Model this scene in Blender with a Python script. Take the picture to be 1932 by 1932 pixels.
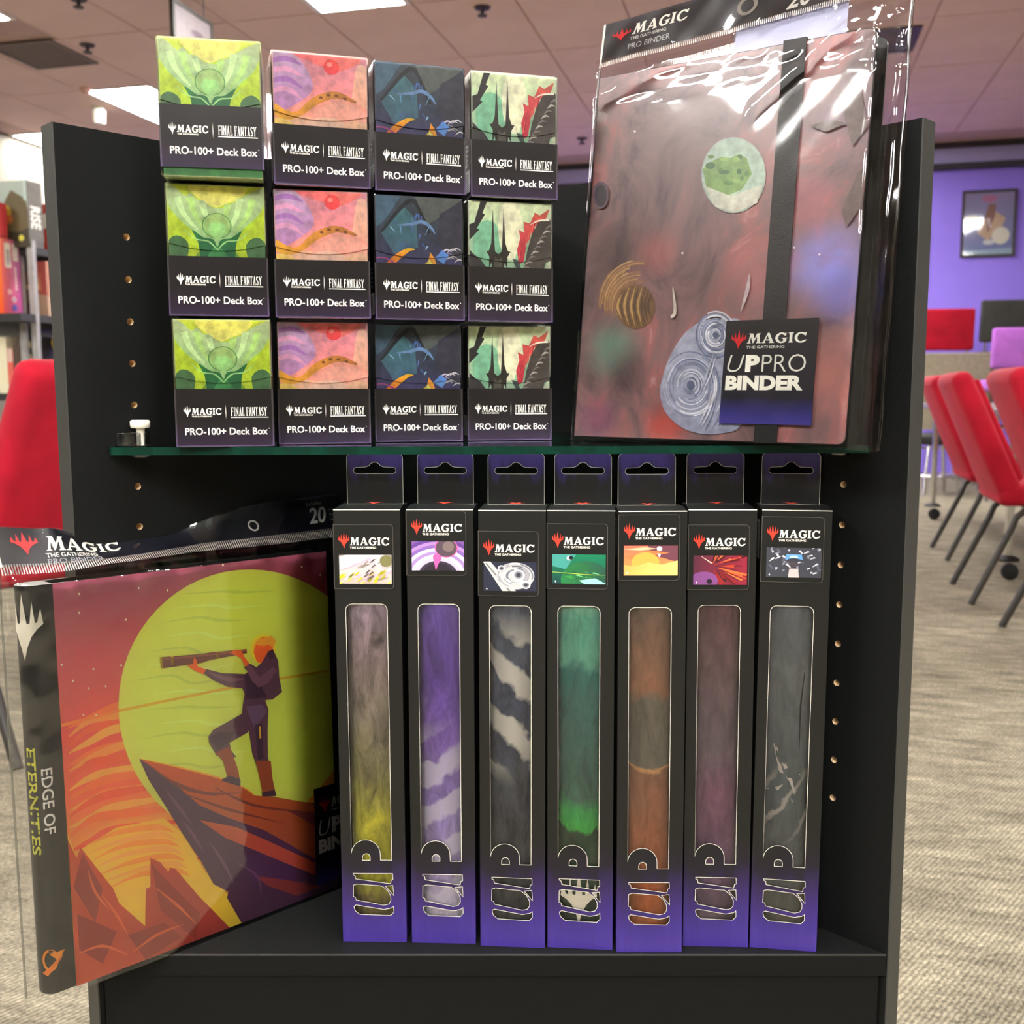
import bpy, bmesh, math, random
import numpy as np
from mathutils import Vector, Matrix
from mathutils.geometry import tessellate_polygon

random.seed(7)
SC = bpy.context.scene
COL = SC.collection
for o in list(bpy.data.objects):
    bpy.data.objects.remove(o)

# ------------------------------------------------------------------ camera
# world: x right, y into the room, z up; z = 0 is the lower deck of the stand
FPX = 1934.8
CAM = np.array([0.0222, -1.0819, 0.4439])
PITCH, YAW, ROLL = 0.11674, 0.00611, -0.00324


def cam_rot():
    cy, sy = math.cos(YAW), math.sin(YAW)
    fwd = np.array([-sy * math.cos(PITCH), cy * math.cos(PITCH), -math.sin(PITCH)])
    right = np.array([cy, sy, 0.0])
    down = np.cross(fwd, right)
    cr, sr = math.cos(ROLL), math.sin(ROLL)
    return np.array([[cr, -sr, 0], [sr, cr, 0], [0, 0, 1]]) @ np.array([right, down, fwd])


CR = cam_rot()
cd = bpy.data.cameras.new('camera')
cd.sensor_width = 36.0
cd.lens = 36.0 * FPX / 1932.0
cd.clip_start = 0.01
cd.dof.use_dof = True
cd.dof.focus_distance = 0.80
cd.dof.aperture_fstop = 12.0
cam = bpy.data.objects.new('camera', cd)
COL.objects.link(cam)
cam.matrix_world = Matrix((
    (CR[0][0], -CR[1][0], -CR[2][0], CAM[0]),
    (CR[0][1], -CR[1][1], -CR[2][1], CAM[1]),
    (CR[0][2], -CR[1][2], -CR[2][2], CAM[2]),
    (0, 0, 0, 1)))
SC.camera = cam

# ------------------------------------------------------------------ world, exposure, lamps
w = bpy.data.worlds.new('world')
SC.world = w
w.use_nodes = True
w.node_tree.nodes['Background'].inputs[0].default_value = (0.5, 0.48, 0.46, 1)
w.node_tree.nodes['Background'].inputs[1].default_value = 0.05
SC.view_settings.view_transform = 'Standard'
SC.view_settings.look = 'None'
SC.view_settings.gamma = 1.0
SC.view_settings.use_curve_mapping = False
SC.view_settings.exposure = 0.68
SC.cycles.transparent_max_bounces = 20
SC.cycles.max_bounces = 7
SC.cycles.glossy_bounces = 3
LAMP_STRENGTH = 46.0          # ceiling light panels, built with the ceiling below
LAMP_COLOR = (1.0, 0.975, 0.93)

ZF = CAM[2] - 0.83           # floor
ZC = CAM[2] + 2.30           # ceiling
TH = math.radians(13.85)     # the room stands turned against the display stand
RV = np.array([math.cos(TH), -math.sin(TH)])   # room u axis (right)
DV = np.array([math.sin(TH), math.cos(TH)])    # room v axis (away)
U0, U1, V0, V1 = -6.43, 5.2, -11.0, 9.67
ROOM = Matrix(((RV[0], DV[0], 0, 0), (RV[1], DV[1], 0, 0), (0, 0, 1, 0), (0, 0, 0, 1)))


def rp(u, v, z=0.0):
    p = RV * u + DV * v
    return Vector((p[0], p[1], z))


def ray(px, py):
    return CR.T @ np.array([(px - 966) / FPX, (py - 966) / FPX, 1.0])


def on_z(px, py, z):
    d = ray(px, py)
    return Vector(CAM + d * (z - CAM[2]) / d[2])


def at_depth(px, py, dep):
    return Vector(CAM + ray(px, py) * dep)


# ------------------------------------------------------------------ colour and materials
def lin(c):
    out = []
    for x in c[:3]:
        x = max(0.0, min(1.0, x / 255.0))
        out.append(x / 12.92 if x <= 0.04045 else ((x + 0.055) / 1.055) ** 2.4)
    return tuple(out)


def rgba(c):
    return lin(c) + (1.0,)


class NT:
    """small helper for building node trees"""

    def __init__(self, name):
        self.m = bpy.data.materials.new(name)
        self.m.use_nodes = True
        self.t = self.m.node_tree
        self.t.nodes.clear()
        self.out = self.t.nodes.new('ShaderNodeOutputMaterial')

    def n(self, kind, **kw):
        nd = self.t.nodes.new(kind)
        for k, v in kw.items():
            if k.startswith('i_'):
                nd.inputs[k[2:].replace('_', ' ')].default_value = v
            else:
                setattr(nd, k, v)
        return nd

    def l(self, a, ao, b, bi):
        self.t.links.new(a.outputs[ao], b.inputs[bi])

    def ramp(self, stops, interp='LINEAR'):
        nd = self.n('ShaderNodeValToRGB')
        r = nd.color_ramp
        r.interpolation = interp
        while len(r.elements) > 1:
            r.elements.remove(r.elements[-1])
        r.elements[0].position = stops[0][0]
        r.elements[0].color = rgba(stops[0][1])
        for p, c in stops[1:]:
            e = r.elements.new(p)
            e.color = rgba(c)
        return nd

    def coords(self, scale=(1, 1, 1), rot=(0, 0, 0), loc=(0, 0, 0)):
        tc = self.n('ShaderNodeTexCoord')
        mp = self.n('ShaderNodeMapping')
        mp.inputs['Scale'].default_value = scale
        mp.inputs['Rotation'].default_value = rot
        mp.inputs['Location'].default_value = loc
        self.l(tc, 'Object', mp, 'Vector')
        return mp

    def noise(self, vec, scale, detail=4.0, rough=0.55, dist=0.0):
        nd = self.n('ShaderNodeTexNoise')
        nd.inputs['Scale'].default_value = scale
        nd.inputs['Detail'].default_value = detail
        nd.inputs['Roughness'].default_value = rough
        nd.inputs['Distortion'].default_value = dist
        if vec is not None:
            self.l(vec, 0, nd, 'Vector')
        return nd

    def mix(self, blend='MIX', fac=0.5):
        nd = self.n('ShaderNodeMix', data_type='RGBA', blend_type=blend)
        nd.inputs[0].default_value = fac
        return nd     # inputs 6, 7; output 2

    def bsdf(self, rough=0.5, metal=0.0, spec=0.5, coat=0.0, coat_rough=0.05):
        b = self.n('ShaderNodeBsdfPrincipled')
        b.inputs['Roughness'].default_value = rough
        b.inputs['Metallic'].default_value = metal
        b.inputs['Specular IOR Level'].default_value = spec
        b.inputs['Coat Weight'].default_value = coat
        b.inputs['Coat Roughness'].default_value = coat_rough
        self.l(b, 0, self.out, 'Surface')
        return b

    def bump(self, src, so, b, strength=0.3, dist=0.001):
        bp = self.n('ShaderNodeBump')
        bp.inputs['Strength'].default_value = strength
        bp.inputs['Distance'].default_value = dist
        self.l(src, so, bp, 'Height')
        self.l(bp, 0, b, 'Normal')


def plain(name, c, rough=0.5, metal=0.0, spec=0.5, coat=0.0, vary=0.06, nscale=30.0, bump=0.0, bscale=400.0):
    """one colour with a little procedural variation and fine relief"""
    k = NT(name)
    b = k.bsdf(rough, metal, spec, coat)
    mp = k.coords()
    nz = k.noise(mp, nscale, 3.0)
    rp_ = k.ramp([(0.3, [x * (1 - vary) for x in c]), (0.7, [min(255, x * (1 + vary)) for x in c])])
    k.l(nz, 0, rp_, 0)
    k.l(rp_, 0, b, 'Base Color')
    if bump:
        n2 = k.noise(mp, bscale, 2.0)
        k.bump(n2, 0, b, bump, 0.0005)
    return k.m


def print_mat(name, rough=0.35, spec=0.5, coat=0.0, vary=0.25, scale=60.0):
    """flat print: colour comes from the printed shapes, with fine ink mottling"""
    k = NT(name)
    b = k.bsdf(rough, 0.0, spec, coat, 0.08)
    at = k.n('ShaderNodeAttribute', attribute_name='Col')
    mp = k.coords()
    nz = k.noise(mp, scale, 5.0, 0.6)
    mr = k.n('ShaderNodeMapRange')
    mr.inputs['From Min'].default_value = 0.3
    mr.inputs['From Max'].default_value = 0.7
    mr.inputs['To Min'].default_value = 1 - vary
    mr.inputs['To Max'].default_value = 1 + vary
    k.l(nz, 0, mr, 'Value')
    mx = k.mix('MULTIPLY', 1.0)
    k.l(at, 'Color', mx, 6)
    k.l(mr, 0, mx, 7)
    k.l(mx, 2, b, 'Base Color')
    return k.m


def film_mat(name, rough=0.06, refl=1.0, bump=0.25, bscale=60.0, tint=(250, 250, 250), dist=0.002, detail=4.0, ior=1.5, stretch=(1, 1, 1)):
    """clear plastic film: clear, with a Fresnel gloss"""
    k = NT(name)
    tr = k.n('ShaderNodeBsdfTransparent')
    tr.inputs[0].default_value = rgba(tint)
    gl = k.n('ShaderNodeBsdfGlossy')
    gl.inputs['Roughness'].default_value = rough
    gl.inputs['Color'].default_value = (1, 1, 1, 1)
    fr = k.n('ShaderNodeFresnel')
    fr.inputs['IOR'].default_value = ior
    mu = k.n('ShaderNodeMath', operation='MULTIPLY')
    mu.inputs[1].default_value = refl
    mu.use_clamp = True
    mx = k.n('ShaderNodeMixShader')
    k.l(fr, 0, mu, 0)
    k.l(mu, 0, mx, 0)
    k.l(tr, 0, mx, 1)
    k.l(gl, 0, mx, 2)
    k.l(mx, 0, k.out, 'Surface')
    if bump:
        mp = k.coords(scale=stretch)
        nz = k.noise(mp, bscale, detail, 0.5, 0.6)
        bp = k.n('ShaderNodeBump')
        bp.inputs['Strength'].default_value = bump
        bp.inputs['Distance'].default_value = dist
        k.l(nz, 0, bp, 'Height')
        k.l(bp, 0, gl, 'Normal')
    return k.m


def emit_mat(name, c, strength):
    k = NT(name)
    e = k.n('ShaderNodeEmission')
    e.inputs[0].default_value = tuple(c) + (1,)
    e.inputs[1].default_value = strength
    k.l(e, 0, k.out, 'Surface')
    return k.m


M = {}
# ------------------------------------------------------------------ mesh helpers


class MB:
    def __init__(self):
        self.v, self.f, self.fm, self.fc, self.sm = [], [], [], [], []

    def add(self, verts, faces, mi=0, col=None, smooth=False):
        o = len(self.v)
        self.v += [tuple(p) for p in verts]
        for fc in faces:
            self.f.append([o + i for i in fc])
            self.fm.append(mi)
            self.sm.append(smooth)
            if col is None:
                self.fc.append([(1, 1, 1)] * len(fc))
            elif callable(col):
                self.fc.append([col(verts[i]) for i in fc])
            else:
                self.fc.append([col] * len(fc))
        return self

    def box(self, a, b, mi=0, M4=None):
        x0, y0, z0 = a
        x1, y1, z1 = b
        vs = [Vector(p) for p in ((x0, y0, z0), (x1, y0, z0), (x1, y1, z0), (x0, y1, z0), (x0, y0, z1), (x1, y0, z1), (x1, y1, z1), (x0, y1, z1))]
        if M4 is not None:
            vs = [M4 @ p for p in vs]
        self.add(vs, [(0, 3, 2, 1), (4, 5, 6, 7), (0, 1, 5, 4), (1, 2, 6, 5), (2, 3, 7, 6), (3, 0, 4, 7)], mi)
        return self

    def hexa(self, c8, mi=0):
        self.add(c8, [(0, 3, 2, 1), (4, 5, 6, 7), (0, 1, 5, 4), (1, 2, 6, 5), (2, 3, 7, 6), (3, 0, 4, 7)], mi)
        return self

    def rbox(self, c8, r, seg=2, mi=0, sm=True):
        """rounded box from eight corners"""
        bm = bmesh.new()
        vs = [bm.verts.new(p) for p in c8]
        for fc in [(0, 3, 2, 1), (4, 5, 6, 7), (0, 1, 5, 4), (1, 2, 6, 5), (2, 3, 7, 6), (3, 0, 4, 7)]:
            bm.faces.new([vs[i] for i in fc])
        bmesh.ops.bevel(bm, geom=list(bm.edges), offset=r, segments=seg, profile=0.5, affect='EDGES')
        bm.verts.index_update()
        self.add([v.co.copy() for v in bm.verts], [[v.index for v in f.verts] for f in bm.faces], mi, smooth=sm)
        bm.free()
        return self

    def prism(self, poly, z0, z1, mi=0, T=lambda p: p, cap=True):
        """2-D polygon (ccw) extruded along z; T maps the 3-D point"""
        n = len(poly)
        vs = [T(Vector((x, y, z0))) for x, y in poly] + [T(Vector((x, y, z1))) for x, y in poly]
        fs = [(i, (i + 1) % n, n + (i + 1) % n, n + i) for i in range(n)]
        if cap:
            tri = tess([poly])
            fs += [(c, b, a) for a, b, c in tri] + [(n + a, n + b, n + c) for a, b, c in tri]
        self.add(vs, fs, mi)
        return self

    def tube(self, path, r, n=10, mi=0, cap=True):
        path = [Vector(p) for p in path]
        vs, fs = [], []
        up = Vector((0.13, 0.31, 0.94))
        for i, p in enumerate(path):
            t = (path[min(i + 1, len(path) - 1)] - path[max(i - 1, 0)]).normalized()
            a = t.cross(up).normalized()
            b = t.cross(a)
            ri = r[i] if isinstance(r, (list, tuple)) else r
            for k in range(n):
                an = 2 * math.pi * k / n
                vs.append(p + (a * math.cos(an) + b * math.sin(an)) * ri)
        for i in range(len(path) - 1):
            for k in range(n):
                fs.append((i * n + k, i * n + (k + 1) % n, (i + 1) * n + (k + 1) % n, (i + 1) * n + k))
        if cap:
            fs.append(tuple(range(n))[::-1])
            fs.append(tuple((len(path) - 1) * n + k for k in range(n)))
        self.add(vs, fs, mi, smooth=True)
        return self

    def lathe(self, prof, n=24, mi=0, T=None):
        """profile [(r, z)] around z"""
        vs, fs = [], []
        for r, z in prof:
            for k in range(n):
                an = 2 * math.pi * k / n
                p = Vector((r * math.cos(an), r * math.sin(an), z))
                vs.append(T @ p if T is not None else p)
        for i in range(len(prof) - 1):
            for k in range(n):
                fs.append((i * n + k, i * n + (k + 1) % n, (i + 1) * n + (k + 1) % n, (i + 1) * n + k))
        fs.append(tuple(range(n))[::-1])
        fs.append(tuple((len(prof) - 1) * n + k for k in range(n)))
        self.add(vs, fs, mi, smooth=True)
        return self

    def mesh(self, name, mats, color=False):
        me = bpy.data.meshes.new(name)
        me.from_pydata(self.v, [], self.f)
        for m in (mats if isinstance(mats, (list, tuple)) else [mats]):
            me.materials.append(m)
        me.polygons.foreach_set('material_index', self.fm)
        me.polygons.foreach_set('use_smooth', self.sm)
        if color:
            at = me.color_attributes.new('Col', 'FLOAT_COLOR', 'CORNER')
            data = []
            for fc in self.fc:
                for c in fc:
                    data += [c[0], c[1], c[2], 1.0]
            at.data.foreach_set('color', data)
        me.update()
        if any(self.sm):
            try:
                me.set_sharp_from_angle(angle=math.radians(50))
            except Exception:
                pass
        return me

    def build(self, name, mats, parent=None, color=False, mw=None):
        return link(name, self.mesh(name, mats, color), parent, mw)


def link(name, data, parent=None, mw=None):
    o = bpy.data.objects.new(name, data)
    COL.objects.link(o)
    if parent is not None:
        o.parent = parent
    if mw is not None:
        o.matrix_local = mw
    return o


def empty(name, mw, label, cat, group=None):
    o = link(name, None, None, mw)
    o.empty_display_size = 0.05
    return tag(o, label, cat, group)


def tag(o, label, cat, group=None, kind=None):
    o['label'] = label
    if cat:
        o['category'] = cat
    if group:
        o['group'] = group
    if kind:
        o['kind'] = kind
    return o


def struct(o, label):
    o['kind'] = 'structure'
    o['label'] = label
    return o


def copy_tree(o, parent=None):
    c = o.copy()
    COL.objects.link(c)
    c.parent = parent
    if parent is not None:
        c.matrix_local = o.matrix_local
    for ch in list(o.children):
        copy_tree(ch, c)
    return c


def tess(loops):
    """triangles (indices into the joined loops), ccw seen from +z"""
    L3 = [[Vector((p[0], p[1], 0)) for p in lp] for lp in loops]
    flat = [p for lp in L3 for p in lp]
    out = []
    for a, b, c in tessellate_polygon(L3):
        A, B, Cc = flat[a], flat[b], flat[c]
        s = (B.x - A.x) * (Cc.y - A.y) - (B.y - A.y) * (Cc.x - A.x)
        if abs(s) < 1e-14:
            continue
        out.append((a, b, c) if s > 0 else (a, c, b))
    return out


def clip(poly, inside):
    """clip by half planes [(nx, ny, d)] keeping nx*x+ny*y<=d"""
    for nx, ny, d in inside:
        out = []
        n = len(poly)
        for i in range(n):
            p, q = poly[i], poly[(i + 1) % n]
            a = nx * p[0] + ny * p[1] - d
            b = nx * q[0] + ny * q[1] - d
            if a <= 0:
                out.append(p)
            if (a < 0 < b) or (b < 0 < a):
                t = a / (a - b)
                out.append((p[0] + (q[0] - p[0]) * t, p[1] + (q[1] - p[1]) * t))
        poly = out
        if len(poly) < 3:
            return []
    return poly


def rect_clip(x0, y0, x1, y1):
    return [(-1, 0, -x0), (1, 0, x1), (0, -1, -y0), (0, 1, y1)]


def circle(cx, cy, rx, ry=None, n=32, a0=0.0, a1=360.0):
    ry = rx if ry is None else ry
    full = abs(a1 - a0) >= 360
    m = n if full else n + 1
    return [(cx + rx * math.cos(math.radians(a0 + (a1 - a0) * i / n)), cy + ry * math.sin(math.radians(a0 + (a1 - a0) * i / n))) for i in range(m)]


def rrect(x0, y0, x1, y1, r, n=4, which=(1, 1, 1, 1)):
    """rounded rectangle, ccw from lower right; which = corners br, tr, tl, bl"""
    pts = []
    for (cx, cy, a, on, px, py) in ((x1 - r, y0 + r, -90, which[0], x1, y0), (x1 - r, y1 - r, 0, which[1], x1, y1),
                                    (x0 + r, y1 - r, 90, which[2], x0, y1), (x0 + r, y0 + r, 180, which[3], x0, y0)):
        if on:
            pts += [(cx + r * math.cos(math.radians(a + 90 * i / n)), cy + r * math.sin(math.radians(a + 90 * i / n))) for i in range(n + 1)]
        else:
            pts.append((px, py))
    return pts


def smooth(pts, n=4, closed=True):
    """rounded version of a polygon or path (Catmull-Rom)"""
    m = len(pts)
    out = []
    for i in range(m if closed else m - 1):
        p0, p1, p2, p3 = (pts[(i + q) % m] if closed else pts[max(0, min(m - 1, i + q))] for q in (-1, 0, 1, 2))
        for j in range(n):
            t = j / n
            out.append(tuple(0.5 * (2 * b_ + (c - a) * t + (2 * a - 5 * b_ + 4 * c - d) * t * t + (3 * b_ - a - 3 * c + d) * t ** 3) for a, b_, c, d in zip(p0, p1, p2, p3)))
    if not closed:
        out.append(pts[-1])
    return out


def brush(path, w, n=5):
    """smooth stroke of changing width"""
    q = smooth([(p[0], p[1], w[i] if isinstance(w, (list, tuple)) else w) for i, p in enumerate(path)], n, False)
    return strip([(a, b_) for a, b_, c in q], [max(0.0005, c) for a, b_, c in q])


def strip(path, w):
    """open polyline of given width (number or list) as polygon"""
    n = len(path)
    L, R = [], []
    for i in range(n):
        a, b = path[max(0, i - 1)], path[min(n - 1, i + 1)]
        dx, dy = b[0] - a[0], b[1] - a[1]
        k = math.hypot(dx, dy) or 1
        wi = (w[i] if isinstance(w, (list, tuple)) else w) / 2
        L.append((path[i][0] - dy / k * wi, path[i][1] + dx / k * wi))
        R.append((path[i][0] + dy / k * wi, path[i][1] - dx / k * wi))
    return R + L[::-1]


_TXT = {}


def text2d(txt, size=1.0, bold=0.0, shear=0.0, space=1.0):
    """outline of a text in the built-in face: (verts2d, tris), scaled to cap height = size, starting at x = 0"""
    key = (txt, bold, shear, space)
    if key not in _TXT:
        cu = bpy.data.curves.new('t', 'FONT')
        cu.body = txt
        cu.size = 1.0
        cu.offset = bold
        cu.shear = shear
        cu.space_character = space
        cu.resolution_u = 3
        ob = bpy.data.objects.new('t', cu)
        COL.objects.link(ob)
        dg = bpy.context.evaluated_depsgraph_get()
        me = bpy.data.meshes.new_from_object(ob.evaluated_get(dg))
        vs = [(v.co.x, v.co.y) for v in me.vertices]
        me.calc_loop_triangles()
        fs = []
        for t in me.loop_triangles:
            a, b, c = t.vertices
            A, B, C3 = vs[a], vs[b], vs[c]
            s = (B[0] - A[0]) * (C3[1] - A[1]) - (B[1] - A[1]) * (C3[0] - A[0])
            fs.append((a, b, c) if s > 0 else (a, c, b))
        bpy.data.objects.remove(ob)
        bpy.data.meshes.remove(me)
        bpy.data.curves.remove(cu)
        _TXT[key] = (vs, fs)
    vs, fs = _TXT[key]
    x0 = min(p[0] for p in vs)
    x1 = max(p[0] for p in vs)
    y0 = min(p[1] for p in vs)
    y1 = max(p[1] for p in vs)
    return vs, fs, (x0, y0, x1, y1)


class Print:
    """flat print made of coloured shapes lying one on the other"""
    EPS = 0.000015

    def __init__(self, mp, clipper=None):
        self.mb = MB()
        self.mp = mp
        self.k = 0
        self.cl = clipper
        self.gain = 1.0
        self.auto = 0       # >0: round off the corners of drawn shapes
        self.sl = None      # (u0, u1, n): cut shapes into upright slices so that they can follow a curved surface

    def shape(self, poly, col, holes=None, step=True):
        if self.auto and len(poly) < 30:
            poly = smooth(list(poly), self.auto)
        if self.cl:
            poly = clip(list(poly), self.cl)
            if len(poly) < 3:
                return self
        if step:
            self.k += 1
        if self.sl and not holes:
            u0, u1, ns = self.sl
            for q in range(ns):
                a, b_ = u0 + (u1 - u0) * q / ns, u0 + (u1 - u0) * (q + 1) / ns
                pc = clip(list(poly), [(-1, 0, -a), (1, 0, b_)])
                if len(pc) >= 3:
                    sl, self.sl, cl, self.cl = self.sl, None, self.cl, None
                    self.shape(pc, col, step=False)
                    self.sl, self.cl = sl, cl
            return self
        loops = [list(poly)] + [list(h) for h in (holes or [])]
        flat = [p for lp in loops for p in lp]
        tris = tess(loops)
        if not tris:
            return self
        vs = [self.mp(u, v, self.k * self.EPS) for u, v in flat]
        if callable(col):
            cols = [lin([x * self.gain for x in col(u, v)]) for u, v in flat]
        else:
            c = lin([x * self.gain for x in col])
            cols = [c] * len(flat)
        o = len(self.mb.v)
        self.mb.v += [tuple(p) for p in vs]
        for t in tris:
            self.mb.f.append([o + i for i in t])
            self.mb.fm.append(0)
            self.mb.sm.append(False)
            self.mb.fc.append([cols[i] for i in t])
        return self

    def band(self, x0, x1, stops):
        """vertical gradient of stops [(v, col)] from low to high"""
        self.k += 1
        for (v0, c0), (v1, c1) in zip(stops[:-1], stops[1:]):
            self.shape([(x0, v0), (x1, v0), (x1, v1), (x0, v1)],
                       lambda u, v, v0=v0, v1=v1, c0=c0, c1=c1: [a + (b - a) * (v - v0) / (v1 - v0) for a, b in zip(c0, c1)], step=False)
        return self

    def text(self, txt, x0, x1, y0, y1, col, bold=0.0, shear=0.0, rot=0, space=1.0):
        """fit a text into the box; rot=90 reads upwards, -90 downwards"""
        vs, fs, (a, b, c, d) = text2d(txt, 1.0, bold, shear, space)
        self.k += 1
        out = []
        for x, y in vs:
            s, t = (x - a) / (c - a), (y - b) / (d - b)
            if rot == 90:
                s, t = 1 - t, s
            elif rot == -90:
                s, t = t, 1 - s
            out.append((x0 + (x1 - x0) * s, y0 + (y1 - y0) * t))
        cc = lin(col)
        self.mb.add([self.mp(u, v, self.k * self.EPS) for u, v in out], fs, 0, cc)
        return self

    def build(self, name, mat, parent=None, mw=None):
        return self.mb.build(name, mat, parent, True, mw)


# ------------------------------------------------------------------ lettering drawn by hand
# a fork-like emblem, width 1, from -0.5 to 0.5, tip at v = -0.8, top of the middle tine 0.85
EMBLEM = [(0, -0.85), (0.09, -0.52), (0.22, -0.24), (0.38, -0.06), (0.56, 0.06), (0.50, 0.46), (0.40, 0.12), (0.335, 0.10), (0.27, 0.66), (0.19, 0.10),
          (0.11, 0.09), (0, 0.85), (-0.11, 0.09), (-0.19, 0.10), (-0.27, 0.66), (-0.335, 0.10), (-0.40, 0.12), (-0.50, 0.46), (-0.56, 0.06), (-0.38, -0.06),
          (-0.22, -0.24), (-0.09, -0.52)]


def arc_band(cx, cy, r0x, r0y, r1x, r1y, a0, a1, n=12):
    return circle(cx, cy, r1x, r1y, n, a0, a1) + circle(cx, cy, r0x, r0y, n, a0, a1)[::-1]


# wordmark letters: polygons in a box of height 1; (advance, [polygons])
WORD = [
    (1.15, [[(0.02, 0), (0.34, 0), (0.32, 0.06), (0.25, 0.1), (0.33, 0.62), (0.47, 0.02), (0.53, 0.02), (0.80, 0.66), (0.83, 0.1), (0.76, 0.06), (0.75, 0),
             (1.14, 0), (1.13, 0.06), (1.05, 0.1), (1.0, 0.9), (1.08, 0.94), (1.08, 1), (0.80, 1), (0.62, 0.46), (0.47, 1), (0.16, 1), (0.16, 0.94), (0.25, 0.9), (0.13, 0.1), (0.03, 0.06)]]),
    (0.98, [[(0.0, 0), (0.31, 0), (0.30, 0.06), (0.23, 0.1), (0.28, 0.26), (0.60, 0.26), (0.65, 0.1), (0.57, 0.06), (0.57, 0), (0.98, 0), (0.97, 0.06), (0.90, 0.1),
             (0.58, 1.02), (0.44, 1.02), (0.10, 0.1), (0.01, 0.06)], [(0.32, 0.37), (0.45, 0.76), (0.56, 0.37)]]),
    (0.98, [arc_band(0.50, 0.49, 0.25, 0.37, 0.48, 0.53, 52, 330, 18), [(0.62, 0.80), (0.84, 0.66), (0.88, 0.98), (0.80, 0.98)],
            [(0.52, 0.50), (0.52, 0.43), (0.63, 0.39), (0.66, 0.12), (0.90, 0.22), (0.88, 0.40), (0.97, 0.44), (0.97, 0.50)]]),
    (0.42, [[(0.0, 0), (0.40, 0), (0.40, 0.06), (0.31, 0.1), (0.31, 0.9), (0.40, 0.94), (0.40, 1), (0.0, 1), (0.0, 0.94), (0.09, 0.9), (0.09, 0.1), (0.0, 0.06)]]),
    (0.92, [arc_band(0.50, 0.49, 0.26, 0.38, 0.48, 0.53, 48, 318, 18), [(0.62, 0.80), (0.86, 0.64), (0.92, 1.02), (0.83, 0.98)], [(0.70, 0.22), (0.86, 0.10), (0.95, 0.30), (0.86, 0.26)]]),
]
WORD_W = sum(a for a, _ in WORD) + 0.05 * 4

# tall thin lettering, letters in a box of width given and height 1
_S, _T = 0.105, 0.05


def _serif(x, y):
    return [(x - 0.10, y - _T / 2), (x + 0.10, y - _T / 2), (x + 0.10, y + _T / 2), (x - 0.10, y + _T / 2)]


def _stem(x, a=0.0, b=1.0):
    return [(x - _S / 2, a), (x + _S / 2, a), (x + _S / 2, b), (x - _S / 2, b)]


def _bar(x0, x1, y):
    return [(x0, y - _T / 2), (x1, y - _T / 2), (x1, y + _T / 2), (x0, y + _T / 2)]


THIN = {
    'F': (0.46, [_stem(0.14), _serif(0.14, 0.03), _bar(0.03, 0.45, 0.97), _bar(0.14, 0.38, 0.54), [(0.39, 0.97), (0.45, 0.97), (0.45, 0.74)], [(0.33, 0.54), (0.38, 0.66), (0.38, 0.42)]]),
    'I': (0.28, [_stem(0.13), _serif(0.13, 0.03), _serif(0.13, 0.97)]),
    'N': (0.52, [_stem(0.08, 0.0, 1.0), [(0.03, 1), (0.12, 1), (0.47, 0), (0.38, 0)], _stem(0.42, 0.0, 1.0), _serif(0.08, 0.03), _serif(0.42, 0.97)]),
    'A': (0.50, [[(0.05, 0), (0.12, 0), (0.27, 0.84), (0.24, 1.02)], [(0.30, 0), (0.46, 0), (0.30, 1.02), (0.22, 1.02)], _bar(0.12, 0.36, 0.30), _serif(0.08, 0.03), _serif(0.38, 0.03)]),
    'L': (0.42, [_stem(0.13), _serif(0.13, 0.97), _bar(0.03, 0.42, 0.03), [(0.36, 0.03), (0.42, 0.28), (0.42, 0.03)]]),
    'T': (0.46, [_stem(0.22), _serif(0.22, 0.03), _bar(0.0, 0.44, 0.97), [(0.0, 0.97), (0.0, 0.74), (0.06, 0.97)], [(0.44, 0.97), (0.38, 0.97), (0.44, 0.74)]]),
    'S': (0.42, [arc_band(0.2, 0.75, 0.10, 0.17, 0.19, 0.26, 20, 250, 10), arc_band(0.19, 0.25, 0.09, 0.17, 0.20, 0.27, -160, 75, 10), [(0.05, 0.62), (0.18, 0.68), (0.36, 0.36), (0.26, 0.30)]]),
    'Y': (0.50, [[(0.02, 1), (0.16, 1), (0.28, 0.5), (0.20, 0.46)], [(0.40, 1), (0.47, 1), (0.29, 0.46), (0.22, 0.5)], _stem(0.24, 0.0, 0.5), _serif(0.24, 0.03), _serif(0.08, 0.97), _serif(0.43, 0.97)]),
}


def put_word(P, x0, x1, y0, h, col, slant=0.0):
    s = (x1 - x0) / WORD_W
    x = 0.0
    P.k += 1
    for adv, polys in WORD:
        if len(polys) > 1 and adv == 0.98 and len(polys) == 2:      # letter with a counter
            loops = [[(x0 + (x + a + slant * b) * s, y0 + b * h) for a, b in q] for q in polys]
            P.shape(loops[0], col, [loops[1]], step=False)
        else:
            for q in polys:
                P.shape([(x0 + (x + a + slant * b) * s, y0 + b * h) for a, b in q], col, step=False)
        x += adv + 0.05


def put_thin(P, x0, x1, y0, h, col):
    txt = 'FINAL FANTASY'
    tot = sum(THIN[c][0] + 0.05 if c != ' ' else 0.22 for c in txt)
    s = (x1 - x0) / tot
    x = 0.0
    P.k += 1
    for c in txt:
        if c == ' ':
            x += 0.22
            continue
        adv, polys = THIN[c]
        for q in polys:
            P.shape([(x0 + (x + a) * s, y0 + b * h) for a, b in q], col, step=False)
        x += adv + 0.05


def put_emblem(P, cx, cy, w_, h_, col):
    P.shape([(cx + a * w_, cy + b * h_) for a, b in EMBLEM], col)


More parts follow.
